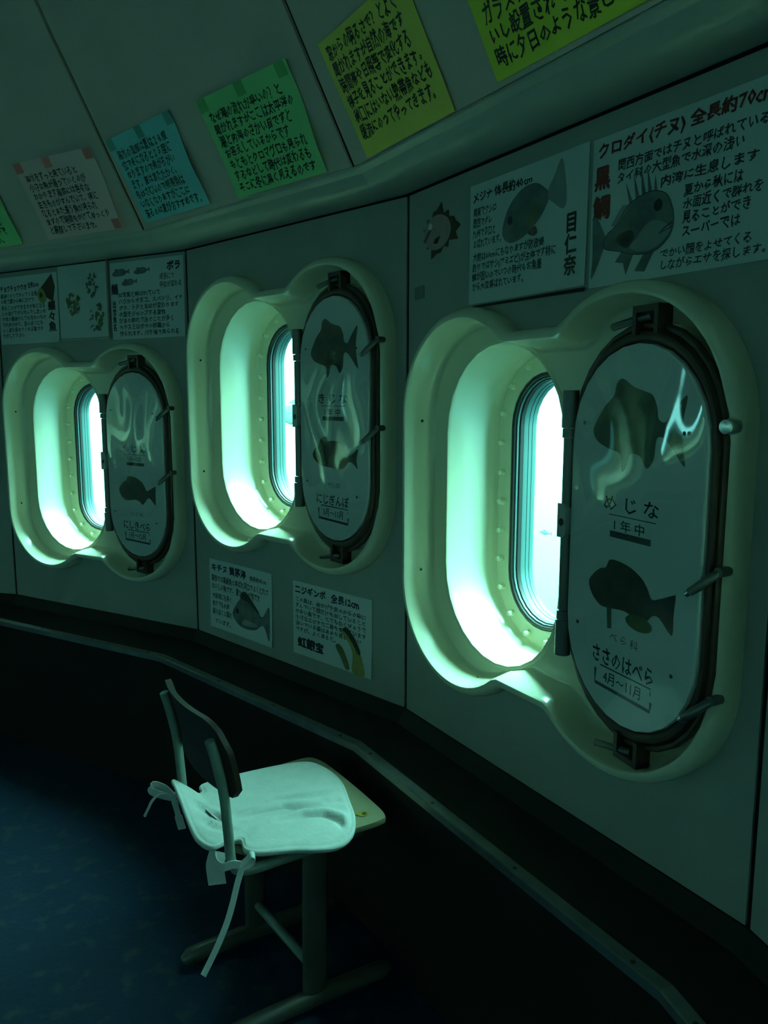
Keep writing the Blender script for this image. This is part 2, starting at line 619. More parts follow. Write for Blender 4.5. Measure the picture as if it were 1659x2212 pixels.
# ------------------------------------------------------------------ portholes
prof = [(0.0, -0.004), (0.0, 0.016), (0.0015, 0.030), (0.005, 0.041), (0.011, 0.0475), (0.018, 0.0500), (0.0225, 0.0503), (0.0250, 0.0495), (0.0262, 0.0470), (0.0275, 0.0400),
        (0.0310, 0.016), (0.0340, -0.006), (0.0370, -0.020), (0.0405, -0.0290), (0.0450, -0.0330), (0.0490, -0.0340)]
PR, PH = 0.1855, 0.2125        # pocket that takes the folded cover
fr_v, fr_f = loft([frame_loop(i, o, None if o > 0.02 or n < 6 else max(0.0, (o + 0.024) * 0.35)) for n, (i, o) in enumerate(prof)])
lipf = fill_between(frame_loop(0.049, -0.034, 0.0), [stad(0.2255, 0.1705, -0.034, MX), stad(PR, PH, -0.034, POCKX)])
pocket = loft([stad(PR, PH, -0.034, POCKX), stad(PR - 0.001, PH, -0.038, POCKX), stad(PR - 0.002, PH, -0.070, POCKX)], True, False, True)
frame_me = mesh('frame', *join([(fr_v, fr_f), lipf, pocket]), smooth=True, sharp=38)
frame_me.materials.append(M['frp'])
# rolled lip round the mouth and the tunnel behind it
mouth = [(0.2255, 0.1705, -0.034), (0.2245, 0.1705, -0.0312), (0.2225, 0.1705, -0.0302), (0.218, 0.1705, -0.0302), (0.216, 0.1705, -0.031), (0.215, 0.1705, -0.0335), (0.2145, 0.171, -0.04)]
mouth_me = mesh('mouth_ring', *loft([stad(r, h, o, MX) for r, h, o in mouth]), smooth=True, sharp=35)
mouth_me.materials.append(M['frp'])
tun = [(0.2145, 0.171, -0.040), (0.2135, 0.172, -0.055), (0.21, 0.175, -0.095), (0.207, 0.177, -0.13), (0.204, 0.178, -0.152), (0.199, 0.1795, -0.168), (0.193, 0.181, -0.177), (0.187, 0.182, -0.1805), (0.185, 0.182, -0.1806)]
tun_me = mesh('tunnel', *loft([stad(r, h, o, MX) for r, h, o in tun]), smooth=True)
tun_me.materials.append(M['frp'])
pl = [(0.187, 0.182, -0.182), (0.1855, 0.182, -0.1785), (0.183, 0.182, -0.1775), (0.137, 0.188, -0.1775), (0.135, 0.188, -0.181), (0.135, 0.188, -0.22)]
plate_me = mesh('glazing_plate', *loft([stad(r, h, o, MX) for r, h, o in pl]), smooth=True, sharp=35)
plate_me.materials.append(M['frp'])
gk = [(0.136, 0.188, -0.186), (0.1345, 0.188, -0.178), (0.13, 0.188, -0.176), (0.1265, 0.188, -0.179), (0.1255, 0.188, -0.19)]
gask_me = mesh('gasket', *loft([stad(r, h, o, MX) for r, h, o in gk]), smooth=True)
gask_me.materials.append(M['black'])
r1 = [(0.126, 0.188, -0.188), (0.1245, 0.188, -0.184), (0.122, 0.188, -0.185), (0.1215, 0.188, -0.197)]
ring1_me = mesh('inner_ring', *loft([stad(r, h, o, MX) for r, h, o in r1]), smooth=True, sharp=40)
ring1_me.materials.append(M['teal_metal'])
g2 = [(0.122, 0.188, -0.194), (0.1205, 0.188, -0.191), (0.119, 0.188, -0.194), (0.1185, 0.188, -0.208)]
gask2_me = mesh('inner_gasket', *loft([stad(r, h, o, MX) for r, h, o in g2]), smooth=True)
gask2_me.materials.append(M['black'])
r2 = [(0.1195, 0.188, -0.205), (0.118, 0.188, -0.203), (0.117, 0.188, -0.206), (0.1168, 0.188, -0.218), (0.1155, 0.188, -0.2185), (0.1153, 0.188, -0.229), (0.1142, 0.188, -0.2295), (0.114, 0.188, -0.242)]
reveal_me = mesh('reveal', *loft([stad(r, h, o, MX) for r, h, o in r2]), smooth=True, sharp=40)
reveal_me.materials.append(M['teal_metal'])
pane_me = mesh('pane', stad(0.1148, 0.188, -0.2375, MX), [tuple(range(len(stad(0.1, 0.1, 0))))], smooth=False)
pane_me.materials.append(M['pane'])
# bolt: washer and domed head
bl = [[(r * cos(2 * pi * i / 8), -o, r * sin(2 * pi * i / 8)) for i in range(8)] for r, o in ((0.0095, 0), (0.0095, 0.003), (0.0078, 0.004), (0.0076, 0.013), (0.005, 0.0165))]
bolt_me = mesh('bolt', *loft(bl, True, False, True), smooth=False)
bolt_me.materials.append(M['frp'])


def stad_points(r, h, count, start=0.0):
    per = 2 * pi * r + 4 * h
    out = []
    for i in range(count):
        d = (start + i / count) % 1.0 * per
        if d < pi * r:
            a = d / r
            out.append((r * cos(a), h + r * sin(a)))
            continue
        d -= pi * r
        if d < 2 * h:
            out.append((-r, h - d))
            continue
        d -= 2 * h
        if d < pi * r:
            a = pi + d / r
            out.append((r * cos(a), -h + r * sin(a)))
            continue
        d -= pi * r
        out.append((r, -h + d))
    return out


BOLTS = stad_points(0.1665, 0.184, 23, 0.012)
# folded-back cover
RB, HB = 0.182, 0.174
cv = [(0.160, 0.170, -0.040), (0.188, 0.186, -0.026), (0.198, 0.189, -0.017), (0.2030, 0.190, -0.013), (0.2035, 0.190, -0.004), (0.2010, 0.189, -0.001), (0.1965, 0.187, -0.0015), (0.1950, 0.186, -0.006),
      (0.1935, 0.185, 0.000), (0.1925, 0.184, 0.006), (0.1895, 0.181, 0.008), (0.1860, 0.177, 0.0075), (0.1845, 0.1755, 0.005), (0.1840, 0.175, -0.002)]
cvl = [stad(r, h, o, COVX) for r, h, o in cv]
cover_me = mesh('cover', *loft(cvl, True, True, True), smooth=True, sharp=45)
cover_me.materials.append(M['brown_metal'])
hr = []
hx = 0.095
for (a, b, r) in ((-0.275, -0.20, 0.0165), (-0.198, -0.18, 0.0145), (-0.178, 0.178, 0.0115), (0.18, 0.198, 0.0145), (0.20, 0.275, 0.0165)):
    hr.append(loft([[(hx + r * cos(2 * pi * i / 14), -0.012 + r * sin(2 * pi * i / 14), z) for i in range(14)] for z in (a, b)], True, True, True))
hinge_me = mesh('hinge', *join(hr), smooth=True, sharp=40)
hinge_me.materials.append(M['hinge'])
hb = [(-0.012, -0.034), (0.006, -0.034), (0.012, -0.026), (0.012, 0.026), (0.006, 0.036), (-0.012, 0.036)]
hplate = loft([[(hx + x, y, z + 0.01) for x, z in hb] for y in (-0.027, -0.008)], True, True, True)
hplate_me = mesh('hinge_plate', *hplate, smooth=False)
hplate_me.materials.append(M['cornice'])
hh = loft([[(hx + 0.006 * cos(2 * pi * i / 10), y, 0.008 + 0.008 * sin(2 * pi * i / 10)) for i in range(10)] for y in (-0.020, -0.0285)], True, True, True)
hhole_me = mesh('hinge_hole', *hh, smooth=False)
hhole_me.materials.append(M['black'])  # raised black disc, its colour stands for the dark inside of a hole


def lug(sg):
    """iron bracket at the head or foot of the cover: two cheeks and a bridge"""
    p = []
    cx = COVX + 0.020
    a, b = (0.370, 0.420) if sg > 0 else (-0.420, -0.370)
    for q in (-1, 1):
        p.append(box(cx + q * 0.028 - 0.005, cx + q * 0.028 + 0.005, -0.016, 0.014, a, b))
    e0, e1 = (b - 0.012, b) if sg > 0 else (a, a + 0.012)
    p.append(box(cx - 0.033, cx + 0.033, -0.016, 0.014, e0, e1))
    p.append(box(cx - 0.033, cx + 0.033, 0.008, 0.016, a, b))
    return join(p)


lug_me, pin_me = {}, {}
for sg in (1, -1):
    lug_me[sg] = mesh('lug', *lug(sg), smooth=False)
    lug_me[sg].materials.append(M['brown_metal'])
    zz = 0.402 * sg
    pin = tube([(COVX + 0.022, -0.002, zz), (COVX - 0.020, -0.010, zz - 0.006), (COVX - 0.066, -0.016, zz - 0.014)], 0.0068, 10)
    pin_me[sg] = mesh('pin', *pin, smooth=True, sharp=50)
    pin_me[sg].materials.append(M['hinge'])
dog = join([tube([(0.500, -0.056, 0.016), (0.492, -0.066, 0.008), (0.476, -0.078, -0.010), (0.460, -0.083, -0.024)], [0.006, 0.0075, 0.008, 0.007], 10),
            tube([(0.498, -0.040, 0.014), (0.498, -0.066, 0.014)], 0.0085, 10)])
dog_me = mesh('latch', *dog, smooth=True, sharp=50)
dog_me.materials.append(M['hinge'])
tip_me = mesh('latch_tip', *tube([(0.4605, -0.0828, -0.0236), (0.4545, -0.0845, -0.0285)], 0.0062, 10), smooth=True, sharp=50)
tip_me.materials.append(M['steel'])
keep_me = mesh('keeper', *box(0.462, 0.492, -0.034, 0.03, -0.026, 0.040), smooth=False)
keep_me.materials.append(M['frp'])
kb = [[(0.493 + r * cos(2 * pi * i / 16), -o, r * sin(2 * pi * i / 16)) for i in range(16)] for r, o in ((0.0135, 0.040), (0.0140, 0.060), (0.0115, 0.064), (0.004, 0.065))]
kbolt_me = mesh('keeper_bolt', *loft(kb, True, False, True), smooth=True, sharp=40)
kbolt_me.materials.append(M['steel'])
hole_me = mesh('fixing_screw', *loft([[(r * cos(2 * pi * i / 8), -o, r * sin(2 * pi * i / 8)) for i in range(8)] for r, o in ((0.0042, 0.0), (0.003, 0.0022))], True, False, True), smooth=False)
hole_me.materials.append(M['brown_metal'])

WLAB = {0: 'porthole with cream double surround at the far left, mostly out of view',
        1: 'farthest cream double porthole surround, at the left under three posters',
        2: 'middle cream double porthole surround, set higher on the wall than its neighbours',
        3: 'nearest and largest cream double porthole surround, at the right',
        4: 'porthole with cream double surround beyond the right edge'}
FULL = (0, 1, 2, 3, 4)
windows = {}
for k in range(N):
    mw = facet_mw(k, zc_of(k))
    w = empty('window_%d' % (k + 1), mw)
    tag(w, WLAB.get(k, 'porthole with cream double surround further round the room'), 'porthole', 'portholes round the wall', 'structure')
    windows[k] = w
    P = lambda name, me, par=None, m=None: link(name, me, None, par or w, mw @ (m or Matrix.Identity(4)))
    P('frame', frame_me)
    P('mouth_ring', mouth_me)
    P('tunnel', tun_me)
    plate = P('glazing_plate', plate_me)
    P('gasket', gask_me)
    P('inner_ring', ring1_me)
    P('inner_gasket', gask2_me)
    P('reveal', reveal_me)
    P('pane', pane_me)
    cover = P('cover', cover_me, None, SWING)
    if k not in FULL:
        continue
    for x, z in BOLTS:
        P('bolt', bolt_me, plate, Matrix.Translation((MX + x, 0.1775, z)))
    P('hinge', hinge_me)
    hp = P('hinge_plate', hplate_me)
    P('hinge_hole', hhole_me, hp)
    for sg in (1, -1):
        P('lug', lug_me[sg], cover, SWING)
        P('pin', pin_me[sg], cover, SWING)
    for i, z in enumerate((-0.030, -0.245) if k == 3 else (0.208, -0.030)):
        T = Matrix.Translation((0, 0, z))
        lt = P('latch', dog_me, None, T)
        P('latch_tip', tip_me, lt, T)
        P('keeper', keep_me, None, T)
    if k == 3:
        T = Matrix.Translation((0, 0, 0.215))
        P('keeper', keep_me, None, T)
        P('keeper_bolt', kbolt_me, None, T)
    for x, z in ((-0.4625, 0.20), (-0.4625, -0.20), (-0.20, -0.424)):
        # small screws in the side of the moulded recess
        d = 0.0
        g = Vector((sd_frame(x + 0.001, z) - sd_frame(x - 0.001, z), sd_frame(x, z + 0.001) - sd_frame(x, z - 0.001))).normalized()
        q = Vector((x, z)) + g * (-(sd_frame(x, z) + 0.0425))
        nrm = Vector((-g.x, 0, -g.y))
        sx = Vector((0, 1, 0)).cross(nrm)
        R = Matrix(((sx.x, -nrm.x, 0, q.x), (sx.y, -nrm.y, 1, -0.006), (sx.z, -nrm.z, 0, q.y), (0, 0, 0, 1)))
        P('fixing_screw', hole_me, None, R)


# ------------------------------------------------------------------ flat shapes, print and handwriting
def poly(points):
    """flat polygon (x, y) -> verts, tris"""
    P = [Vector((x, y, 0)) for x, y in points]
    tri = tessellate_polygon([P])
    return [(p.x, p.y, 0.0) for p in P], [tuple(t) for t in tri]


def disc(cx, cy, rx, ry=None, n=18):
    ry = ry or rx
    return poly([(cx + rx * cos(2 * pi * i / n), cy + ry * sin(2 * pi * i / n)) for i in range(n)])


def band(pts, w):
    """brush stroke of width w along points"""
    v, f = [], []
    P = [Vector(p) for p in pts]
    for i, p in enumerate(P):
        d = (P[min(i + 1, len(P) - 1)] - P[max(i - 1, 0)]).normalized()
        n = Vector((-d.y, d.x)) * w / 2
        v += [(p.x + n.x, p.y + n.y, 0), (p.x - n.x, p.y - n.y, 0)]
        if i:
            f.append((2 * i - 2, 2 * i - 1, 2 * i + 1, 2 * i))
    return v, f


def xf(g, sx=1.0, sy=1.0, dx=0.0, dy=0.0, rot=0.0, dz=0.0):
    c, s = cos(rot), sin(rot)
    return [((x * sx) * c - (y * sy) * s + dx, (x * sx) * s + (y * sy) * c + dy, z + dz) for x, y, z in g[0]], g[1]


_cu = bpy.data.curves.new('writing_tmp', 'FONT')
_tob = bpy.data.objects.new('writing_tmp', _cu)
COL.objects.link(_tob)


def text(body, size=1.0, weight=0.0, line=1.0, wobble=0.0, align='LEFT', slant=0.0):
    """lettering as flat triangles, top-left at the origin"""
    _cu.body = body
    _cu.size = 1.0
    _cu.offset = 0.0
    _cu.resolution_u = 1
    _cu.space_line = line
    _cu.align_x = align
    _cu.align_y = 'TOP'
    _cu.fill_mode = 'FRONT'
    _cu.shear = slant
    bpy.context.view_layer.update()
    ob = _tob.evaluated_get(bpy.context.evaluated_depsgraph_get())
    me = ob.to_mesh()
    v = [tuple(q.co) for q in me.vertices]
    f = [tuple(p.vertices) for p in me.polygons]
    ob.to_mesh_clear()
    if weight:
        # broad pen: the strokes drawn again with small shifts
        sh = [(weight, 0.3 * weight), (-weight, -0.3 * weight), (0.3 * weight, -weight), (-0.3 * weight, weight)]
        base = (v, f)
        v, f = join([([(x + a, y + b, z) for x, y, z in base[0]], base[1]) for a, b in sh])
    if wobble:
        a1, a2, a3 = random.random() * 6, random.random() * 6, random.random() * 6
        out = []
        for x, y, z in v:
            ln = round(-y / max(line, 0.1))
            dx = wobble * (0.5 * sin(2.1 * x + 1.7 * ln + a1) + 0.6 * sin(1.3 * ln + a3))
            dy = wobble * (0.7 * sin(1.1 * x + 2.3 * ln + a2) + 0.4 * sin(3.3 * x + a1 + ln))
            out.append((x + dx, y + dy, z))
        v = out
    return [(x * size, y * size, 0.0) for x, y, z in v], f


def fit_text(body, w, h, weight=0.0, line=1.0, wobble=0.0, slant=0.0):
    """lettering scaled to fill w x h, top-left at the origin"""
    v, f = text(body, 1.0, weight, line, wobble, slant=slant)
    if not v:
        return v, f
    x0, x1 = min(p[0] for p in v), max(p[0] for p in v)
    y0, y1 = min(p[1] for p in v), max(p[1] for p in v)
    sx, sy = w / (x1 - x0), h / (y1 - y0)
    return [((x - x0) * sx, (y - y1) * sy, 0.0) for x, y, z in v], f


# ------------------------------------------------------------------ fish outlines (head to the left, about 1 wide)
MEJINA = closed_spline([(-0.50, -0.02), (-0.44, 0.08), (-0.36, 0.17), (-0.27, 0.24), (-0.24, 0.33), (-0.17, 0.36), (-0.05, 0.30), (0.06, 0.27), (0.15, 0.24), (0.20, 0.16), (0.22, 0.08), (0.29, 0.06),
                        (0.36, 0.14), (0.48, 0.24), (0.46, 0.10), (0.45, 0.0), (0.47, -0.12), (0.49, -0.23), (0.37, -0.12), (0.28, -0.05), (0.21, -0.06), (0.19, -0.20), (0.12, -0.27), (0.05, -0.19),
                        (-0.06, -0.18), (-0.10, -0.28), (-0.15, -0.31), (-0.17, -0.19), (-0.32, -0.15), (-0.45, -0.10)], 4)
BERA = closed_spline([(-0.50, 0.02), (-0.45, 0.09), (-0.36, 0.15), (-0.29, 0.17), (-0.25, 0.23), (-0.15, 0.24), (0.0, 0.22), (0.13, 0.17), (0.20, 0.11), (0.25, 0.05), (0.33, 0.07), (0.46, 0.12),
                      (0.49, 0.12), (0.48, 0.0), (0.48, -0.13), (0.44, -0.13), (0.34, -0.06), (0.27, -0.06), (0.21, -0.11), (0.13, -0.16), (0.05, -0.12), (-0.05, -0.10), (-0.16, -0.11), (-0.24, -0.12), (-0.34, -0.12), (-0.44, -0.07)], 4)
GINPO = closed_spline([(-0.50, 0.0), (-0.45, 0.07), (-0.36, 0.11), (-0.30, 0.20), (-0.20, 0.21), (-0.14, 0.17), (0.0, 0.18), (0.16, 0.15), (0.26, 0.08), (0.32, 0.03), (0.40, 0.06), (0.50, 0.11),
                       (0.47, 0.0), (0.49, -0.10), (0.40, -0.05), (0.31, -0.04), (0.20, -0.11), (0.06, -0.13), (-0.12, -0.12), (-0.30, -0.11), (-0.44, -0.06)], 4)


# ------------------------------------------------------------------ fish signs on the folded-back covers
def board_mesh():
    L0_ = stad(RB, HB, 0.009, COVX)
    L1_ = stad(RB - 0.0012, HB, 0.0125, COVX)
    Lb = stad(RB, HB, 0.003, COVX)
    return mesh('sign_board', *loft([Lb, L0_, L1_], True, False, True), smooth=False)


board_me = board_mesh()
board_me.materials.append(M['board'])


def film_mesh():
    """slightly bowed clear film over the board"""
    loops = []
    for i in range(9):
        s = 1 - i / 9.0
        L = stad((RB - 0.003) * s + 0.0006, HB * (0.25 + 0.75 * s), 0.0, COVX)
        loops.append([(x, -(0.0145 + 0.0045 * (1 - s) + 0.0018 * sin(16 * z + 7 * x) * sin(11 * x + 1.2) * (1 - s ** 6)), z) for x, y, z in L])
    return mesh('clear_film', *loft(loops, True, False, True), smooth=True)


film_me = film_mesh()
film_me.materials.append(M['film'])


def on_board(g, dz=0.0):
    """flat print (x, y) relative to the board's middle -> window local"""
    return [(COVX + x * 1.08, -(0.0127 + z + dz), y * 0.985) for x, y, z in g[0]], g[1]


SCR = [(-0.125, 0.215), (0.125, 0.205), (-0.125, -0.19), (0.125, -0.215)]


def fish_sign(k, label, top_fish, low_fish, family1, name1, month1, family2, name2, month2, top_mat, low_mat, belly=False):
    mw = facet_mw(k, zc_of(k)) @ SWING
    b = link('fish_sign', board_me, None, None, mw)
    tag(b, label, 'sign', 'fish signs on the folded-back covers')
    A = lambda n, g, m, dz=0.0: link(n, mesh(n, *on_board(g, dz), smooth=False), m, b, mw)
    if top_fish:
        A('fish_picture', xf(poly(top_fish), 0.232, 0.255, 0.008, 0.207), top_mat)
    A('fish_picture', xf(poly(low_fish), 0.225, 0.27, 0.008, -0.108), low_mat)
    if belly:
        A('fish_fin', xf(disc(0.12, -0.150, 0.15, 0.055), 0.225, 0.27, 0.008, -0.108), M['fishbelly'], 0.0002)
        A('fish_fin', xf(poly([(-0.26, -0.10), (-0.20, -0.11), (-0.19, -0.26), (-0.24, -0.27)]), 0.225, 0.27, 0.008, -0.108), M['fishgreen'], 0.0002)
    if family1:
        A('lettering', xf(fit_text(family1, 0.06, 0.014, 0.0), dx=-0.025, dy=0.103), M['inkgrey'])
    A('lettering', xf(fit_text(name1, 0.14, 0.030, 0.012), dx=-0.070, dy=0.080), M['ink'])
    A('lettering', xf(fit_text(month1, 0.078, 0.022, 0.008), dx=-0.040, dy=0.036), M['ink'])
    A('label_rule', join([band([(-0.055, 0.043), (0.065, 0.043)], 0.0018), band([(-0.050, 0.006), (0.055, 0.006)], 0.012)]), M['inkgrey'])
    A('lettering', xf(fit_text(family2, 0.074, 0.018, 0.0), dx=-0.038, dy=-0.184), M['inkgrey'])
    A('lettering', xf(fit_text(name2, 0.162, 0.034, 0.016), dx=-0.085, dy=-0.222), M['ink'])
    A('lettering', xf(fit_text(month2, 0.10, 0.024, 0.012), dx=-0.052, dy=-0.268), M['ink'])
    A('label_rule', join([band([(-0.062, -0.260), (0.072, -0.260), (0.072, -0.273)], 0.003), band([(-0.075, -0.270), (-0.075, -0.300), (0.072, -0.303), (0.074, -0.285)], 0.007)]), M['inkgrey'])
    for x, z in SCR:
        A('screw', disc(x, z, 0.004, n=8), M['brown_metal'], 0.0075)
    link('clear_film', film_me, None, b, mw)
    return b


fish_sign(3, 'white oval fish sign beside the nearest porthole, two fish and the name めじな', MEJINA, BERA, '', 'め じ な', '1 年 中', 'べ ら 科', 'ささのはべら', '4月～11月', M['fishgreen'], M['fishdark'], True)
fish_sign(2, 'white oval fish sign beside the middle porthole, black fish at the top', MEJINA, GINPO, '', 'き じ な', '1 年 中', 'いそぎんぽ科', 'にじぎんぽ', '3月～11月', M['fishdark'], M['fishdark'])
fish_sign(1, 'white oval fish sign beside the farthest porthole, dark fish in its lower half', None, BERA, '', 'く じ め', '1月～12月', 'べ ら 科', 'にしきべら', '1月～12月', M['fishdark'], M['fishdark'])


# ------------------------------------------------------------------ sheets of paper
class Sheet:
    """rectangular sheet on a plane: local x across, y up, z off the plane; curl lifts edges slightly"""

    def __init__(self, name, mw, corners, m, label, cat, group, curl=0.004, waves=0.0, lift=0.0012):
        self.mw, self.c, self.curl, self.waves, self.lift = mw, [Vector(q) for q in corners], curl, waves, lift   # TL TR BR BL
        nx, ny = 12, 10
        v = [self.at(i / nx, j / ny) for j in range(ny + 1) for i in range(nx + 1)]
        nb = len(v)
        v += [self.at(i / nx, j / ny, -0.0006) for j in range(ny + 1) for i in range(nx + 1)]
        f = []
        for j in range(ny):
            for i in range(nx):
                a = j * (nx + 1) + i
                f.append((a, a + 1, a + nx + 2, a + nx + 1))
                f.append((nb + a, nb + a + nx + 1, nb + a + nx + 2, nb + a + 1))
        edge = [i for i in range(nx + 1)] + [(j * (nx + 1) + nx) for j in range(1, ny + 1)] + [ny * (nx + 1) + i for i in range(nx - 1, -1, -1)] + [j * (nx + 1) for j in range(ny - 1, 0, -1)]
        for a, b in zip(edge, edge[1:] + edge[:1]):
            f.append((a, nb + a, nb + b, b))
        self.o = link(name, mesh(name, v, f, smooth=True, sharp=40), m, None, mw)
        tag(self.o, label, cat, group)
        self.w = (self.c[1] - self.c[0]).length
        self.h = (self.c[3] - self.c[0]).length

    def at(self, u, t, dz=0.0):
        """u 0..1 left to right, t 0..1 top to bottom"""
        p = self.c[0] * ((1 - u) * (1 - t)) + self.c[1] * (u * (1 - t)) + self.c[2] * (u * t) + self.c[3] * ((1 - u) * t)
        z = self.lift + self.curl * (abs(2 * u - 1) ** 3 * 0.5 + t ** 3 * (0.4 + 0.6 * u)) + self.waves * (1 + sin(7.0 * t + 2 * u + self.c[0].x * 9)) * 0.5 * (0.3 + 0.7 * u)
        return Vector((p.x, p.y, z + dz))

    def put(self, name, g, m, dz=0.0006):
        """g in metres from the sheet's top-left corner (y negative downwards)"""
        v = [self.at(x / self.w, -y / self.h, dz + z) for x, y, z in g[0]]
        return link(name, mesh(name, v, g[1], smooth=False), m, self.o, self.mw)


def note(k, u0, u1, v0, v1, m, label, body, size, tape=None, **kw):
    s = Sheet('handwritten_note', cone_mw(k), [(u0 + kw.get('sk', 0), v1), (u1 + kw.get('sk', 0) * 0.5, v1 + kw.get('tl', 0)), (u1, v0), (u0, v0)], m, label, 'note', 'coloured notes on the sloping panels',
              kw.get('curl', 0.006), kw.get('waves', 0.004))
    mx, my, bw, bh = size
    s.put('handwriting', xf(fit_text(body, bw, bh, 0.020, 1.05, 0.10, 0.06), dx=mx, dy=-my), kw.get('ink', M['ink']))
    if tape:
        for a, b in kw.get('tapes', ((0.0, 0.0), (0.46, 0.0), (0.90, 0.0))):
            x, y = a * s.w, -b * s.h
            s.put('tape', ([(x, y, 0), (x + 0.038, y, 0), (x + 0.038, y - 0.034, 0), (x, y - 0.034, 0)], [(0, 1, 2, 3)]), tape, 0.0010)
    return s


note(3, 0.057, 0.428, 0.012, 0.268, M['paper_lemon'], 'lemon-yellow note at the top right, cut off by the picture edge',
     '海の中は自然の光なので\n暗く見えることが\nさればさて\nガラストルパネル\nいし設置されていま\n時に夕日のような景色です', (0.018, 0.02, 0.335, 0.222), curl=0.003, waves=0.0)
note(3, -0.446, -0.082, 0.004, 0.264, M['paper_yellow'], 'golden-yellow note hanging just right of the panel joint above the middle porthole',
     '窓からの明るさで？とよく\n聞かれますが自然の海です\n時間帯や日照等で変化する\n様子を見ることができます。\n秋口にはいない熱帯魚なども\n暖流にのってやってきます。', (0.018, 0.012, 0.322, 0.212), curl=0.003, waves=0.001)
note(2, 0.050, 0.445, 0.010, 0.278, M['paper_green'], 'green note between the blue note and the golden-yellow one',
     'なぜ潮の流れが早いの？と\n聞かれますがここは太平洋の\n潮と内海のさかい目ですと\nお答えしているからです\nもともとクロマグロも見られ\nするなどして時代は変わるも\nそこに冬に黒く見えるのです', (0.022, 0.036, 0.345, 0.222), M['tape_green'], tapes=((0.0, 0.0), (0.88, 0.0), (0.44, 0.0)), waves=0.007)
note(2, -0.476, -0.088, 0.020, 0.288, M['paper_blue'], 'light blue note just right of the left panel joint',
     '海水の温度は夏は２８度\n位で冬になると１５度に\nなりますので魚がちがい\nます。夏はあたたかく、\n冬はさむいので熱帯魚は\nいなくなりますがここに\n来るのは夏がおすすめです。', (0.022, 0.036, 0.335, 0.222), M['tape_teal'], waves=0.008)
note(1, 0.055, 0.452, 0.019, 0.286, M['paper_pink'], 'pale pink note with red tape left of the blue note',
     '海水をずっと見ていると\n小さな魚が通っていくのが\nわかります海底には色々な\n生きものがすんでいて、夜に\nなるとまた違う魚が見られ\nますので時間をかけてゆっくり\nと観察して下さいませ。', (0.026, 0.040, 0.335, 0.215), M['tape_red'], tapes=((0.0, 0.0), (0.38, 0.0), (0.90, 0.0), (0.90, 0.86)), waves=0.006)
note(1, -0.478, -0.092, 0.017, 0.280, M['paper_green'], 'bright green note at the left edge of the picture',
     '窓の外に見える岩場には\n季節により海そうが生えて\n魚たちのかくれ家として\nつかわれています春には\n小さな稚魚が泳いでいる\nすがたも見られますので\nさがしてみて下さい。', (0.022, 0.036, 0.335, 0.215), M['tape_green'], waves=0.007)


def wall_sheet(k, u0, u1, z0, z1, label, name='fish_poster', m='paper', off=0.0, **kw):
    """sheet on the vertical wall: plane frame x along, y up, z into the room"""
    F = facet_mw(k, 0) @ Matrix(((1, 0, 0, 0), (0, 0, -1, 0), (0, 1, 0, 0), (0, 0, 0, 1)))
    dl = kw.pop('dl', 0.0)
    return Sheet(name, F, [(u0 - 0.55, z1 + dl), (u1 - 0.55, z1), (u1 - 0.55, z0), (u0 - 0.55, z0 + dl)], M[m], label, 'poster', 'handwritten fish posters on the wall', kw.get('curl', 0.002), kw.get('waves', 0.0), kw.get('lift', 0.0012))


def sleeve(s, grow=0.006):
    w, h = s.w, s.h
    g = [(-grow, grow, 0), (w + grow, grow, 0), (w + grow, -h - grow, 0), (-grow, -h - grow, 0)]
    nx, ny = 10, 8
    v = [(-grow + (w + 2 * grow) * i / nx, grow - (h + 2 * grow) * j / ny, 0.0016 + 0.0022 * sin(i * 0.9 + 1) * sin(j * 0.8)) for j in range(ny + 1) for i in range(nx + 1)]
    f = [(j * (nx + 1) + i, j * (nx + 1) + i + 1, (j + 1) * (nx + 1) + i + 1, (j + 1) * (nx + 1) + i) for j in range(ny) for i in range(nx)]
    o = s.put('clear_sleeve', (v, f), M['sleeve'], 0.003)
    for p in o.data.polygons:
        p.use_smooth = True
    return o


# --- nearest wall bay: opaleye poster and black bream poster
s = wall_sheet(3, 0.279, 0.662, 1.692, 1.960, 'poster headed メジナ with a grey fish drawn at its upper right')
s.put('handwriting', xf(fit_text('メジナ 体長約40cm', 0.205, 0.026, 0.030, 1, 0.06), dx=0.012, dy=-0.016), M['ink'])
s.put('handwriting', xf(fit_text('関東でクシロ\n関西でグレ\n九州でクロと\nよばれています。', 0.105, 0.092, 0.024, 1.1, 0.08), dx=0.012, dy=-0.052), M['inkgrey'])
s.put('handwriting', xf(fit_text('大物は60cmにもなりますが防波堤\n釣りではサシ(アミエビ)が主体です特に\n鱗が固いのでいつの時代もお魚屋\nから大変喜ばれています。', 0.285, 0.088, 0.024, 1.1, 0.08), dx=0.012, dy=-0.152), M['inkgrey'])
s.put('handwriting', xf(fit_text('目\n仁\n奈', 0.036, 0.122, 0.035, 1.0, 0.02), dx=0.322, dy=-0.122), M['ink'])
fishA = closed_spline([(-0.40, -0.10), (-0.36, 0.06), (-0.22, 0.22), (-0.02, 0.29), (0.16, 0.24), (0.27, 0.10), (0.30, 0.02), (0.27, -0.08), (0.12, -0.20), (-0.10, -0.27), (-0.30, -0.24)], 5)
r = 0.50
s.put('fish_drawing', xf(poly(fishA), 0.225, 0.175, 0.205, -0.092, r * 0.55), M['drawgrey'])
s.put('fish_drawing', xf(poly(closed_spline([(0.26, 0.04), (0.38, 0.20), (0.50, 0.34), (0.52, 0.10), (0.50, -0.16), (0.44, -0.22), (0.34, -0.10)], 4)), 0.225, 0.175, 0.208, -0.092, r * 0.4), M['drawlight'])
s.put('fish_drawing', xf(poly(closed_spline([(0.02, -0.08), (0.12, 0.02), (0.13, -0.06), (0.02, -0.18), (-0.06, -0.19)], 4)), 0.225, 0.175, 0.205, -0.092, r * 0.55), M['drawolive'], 0.0009)
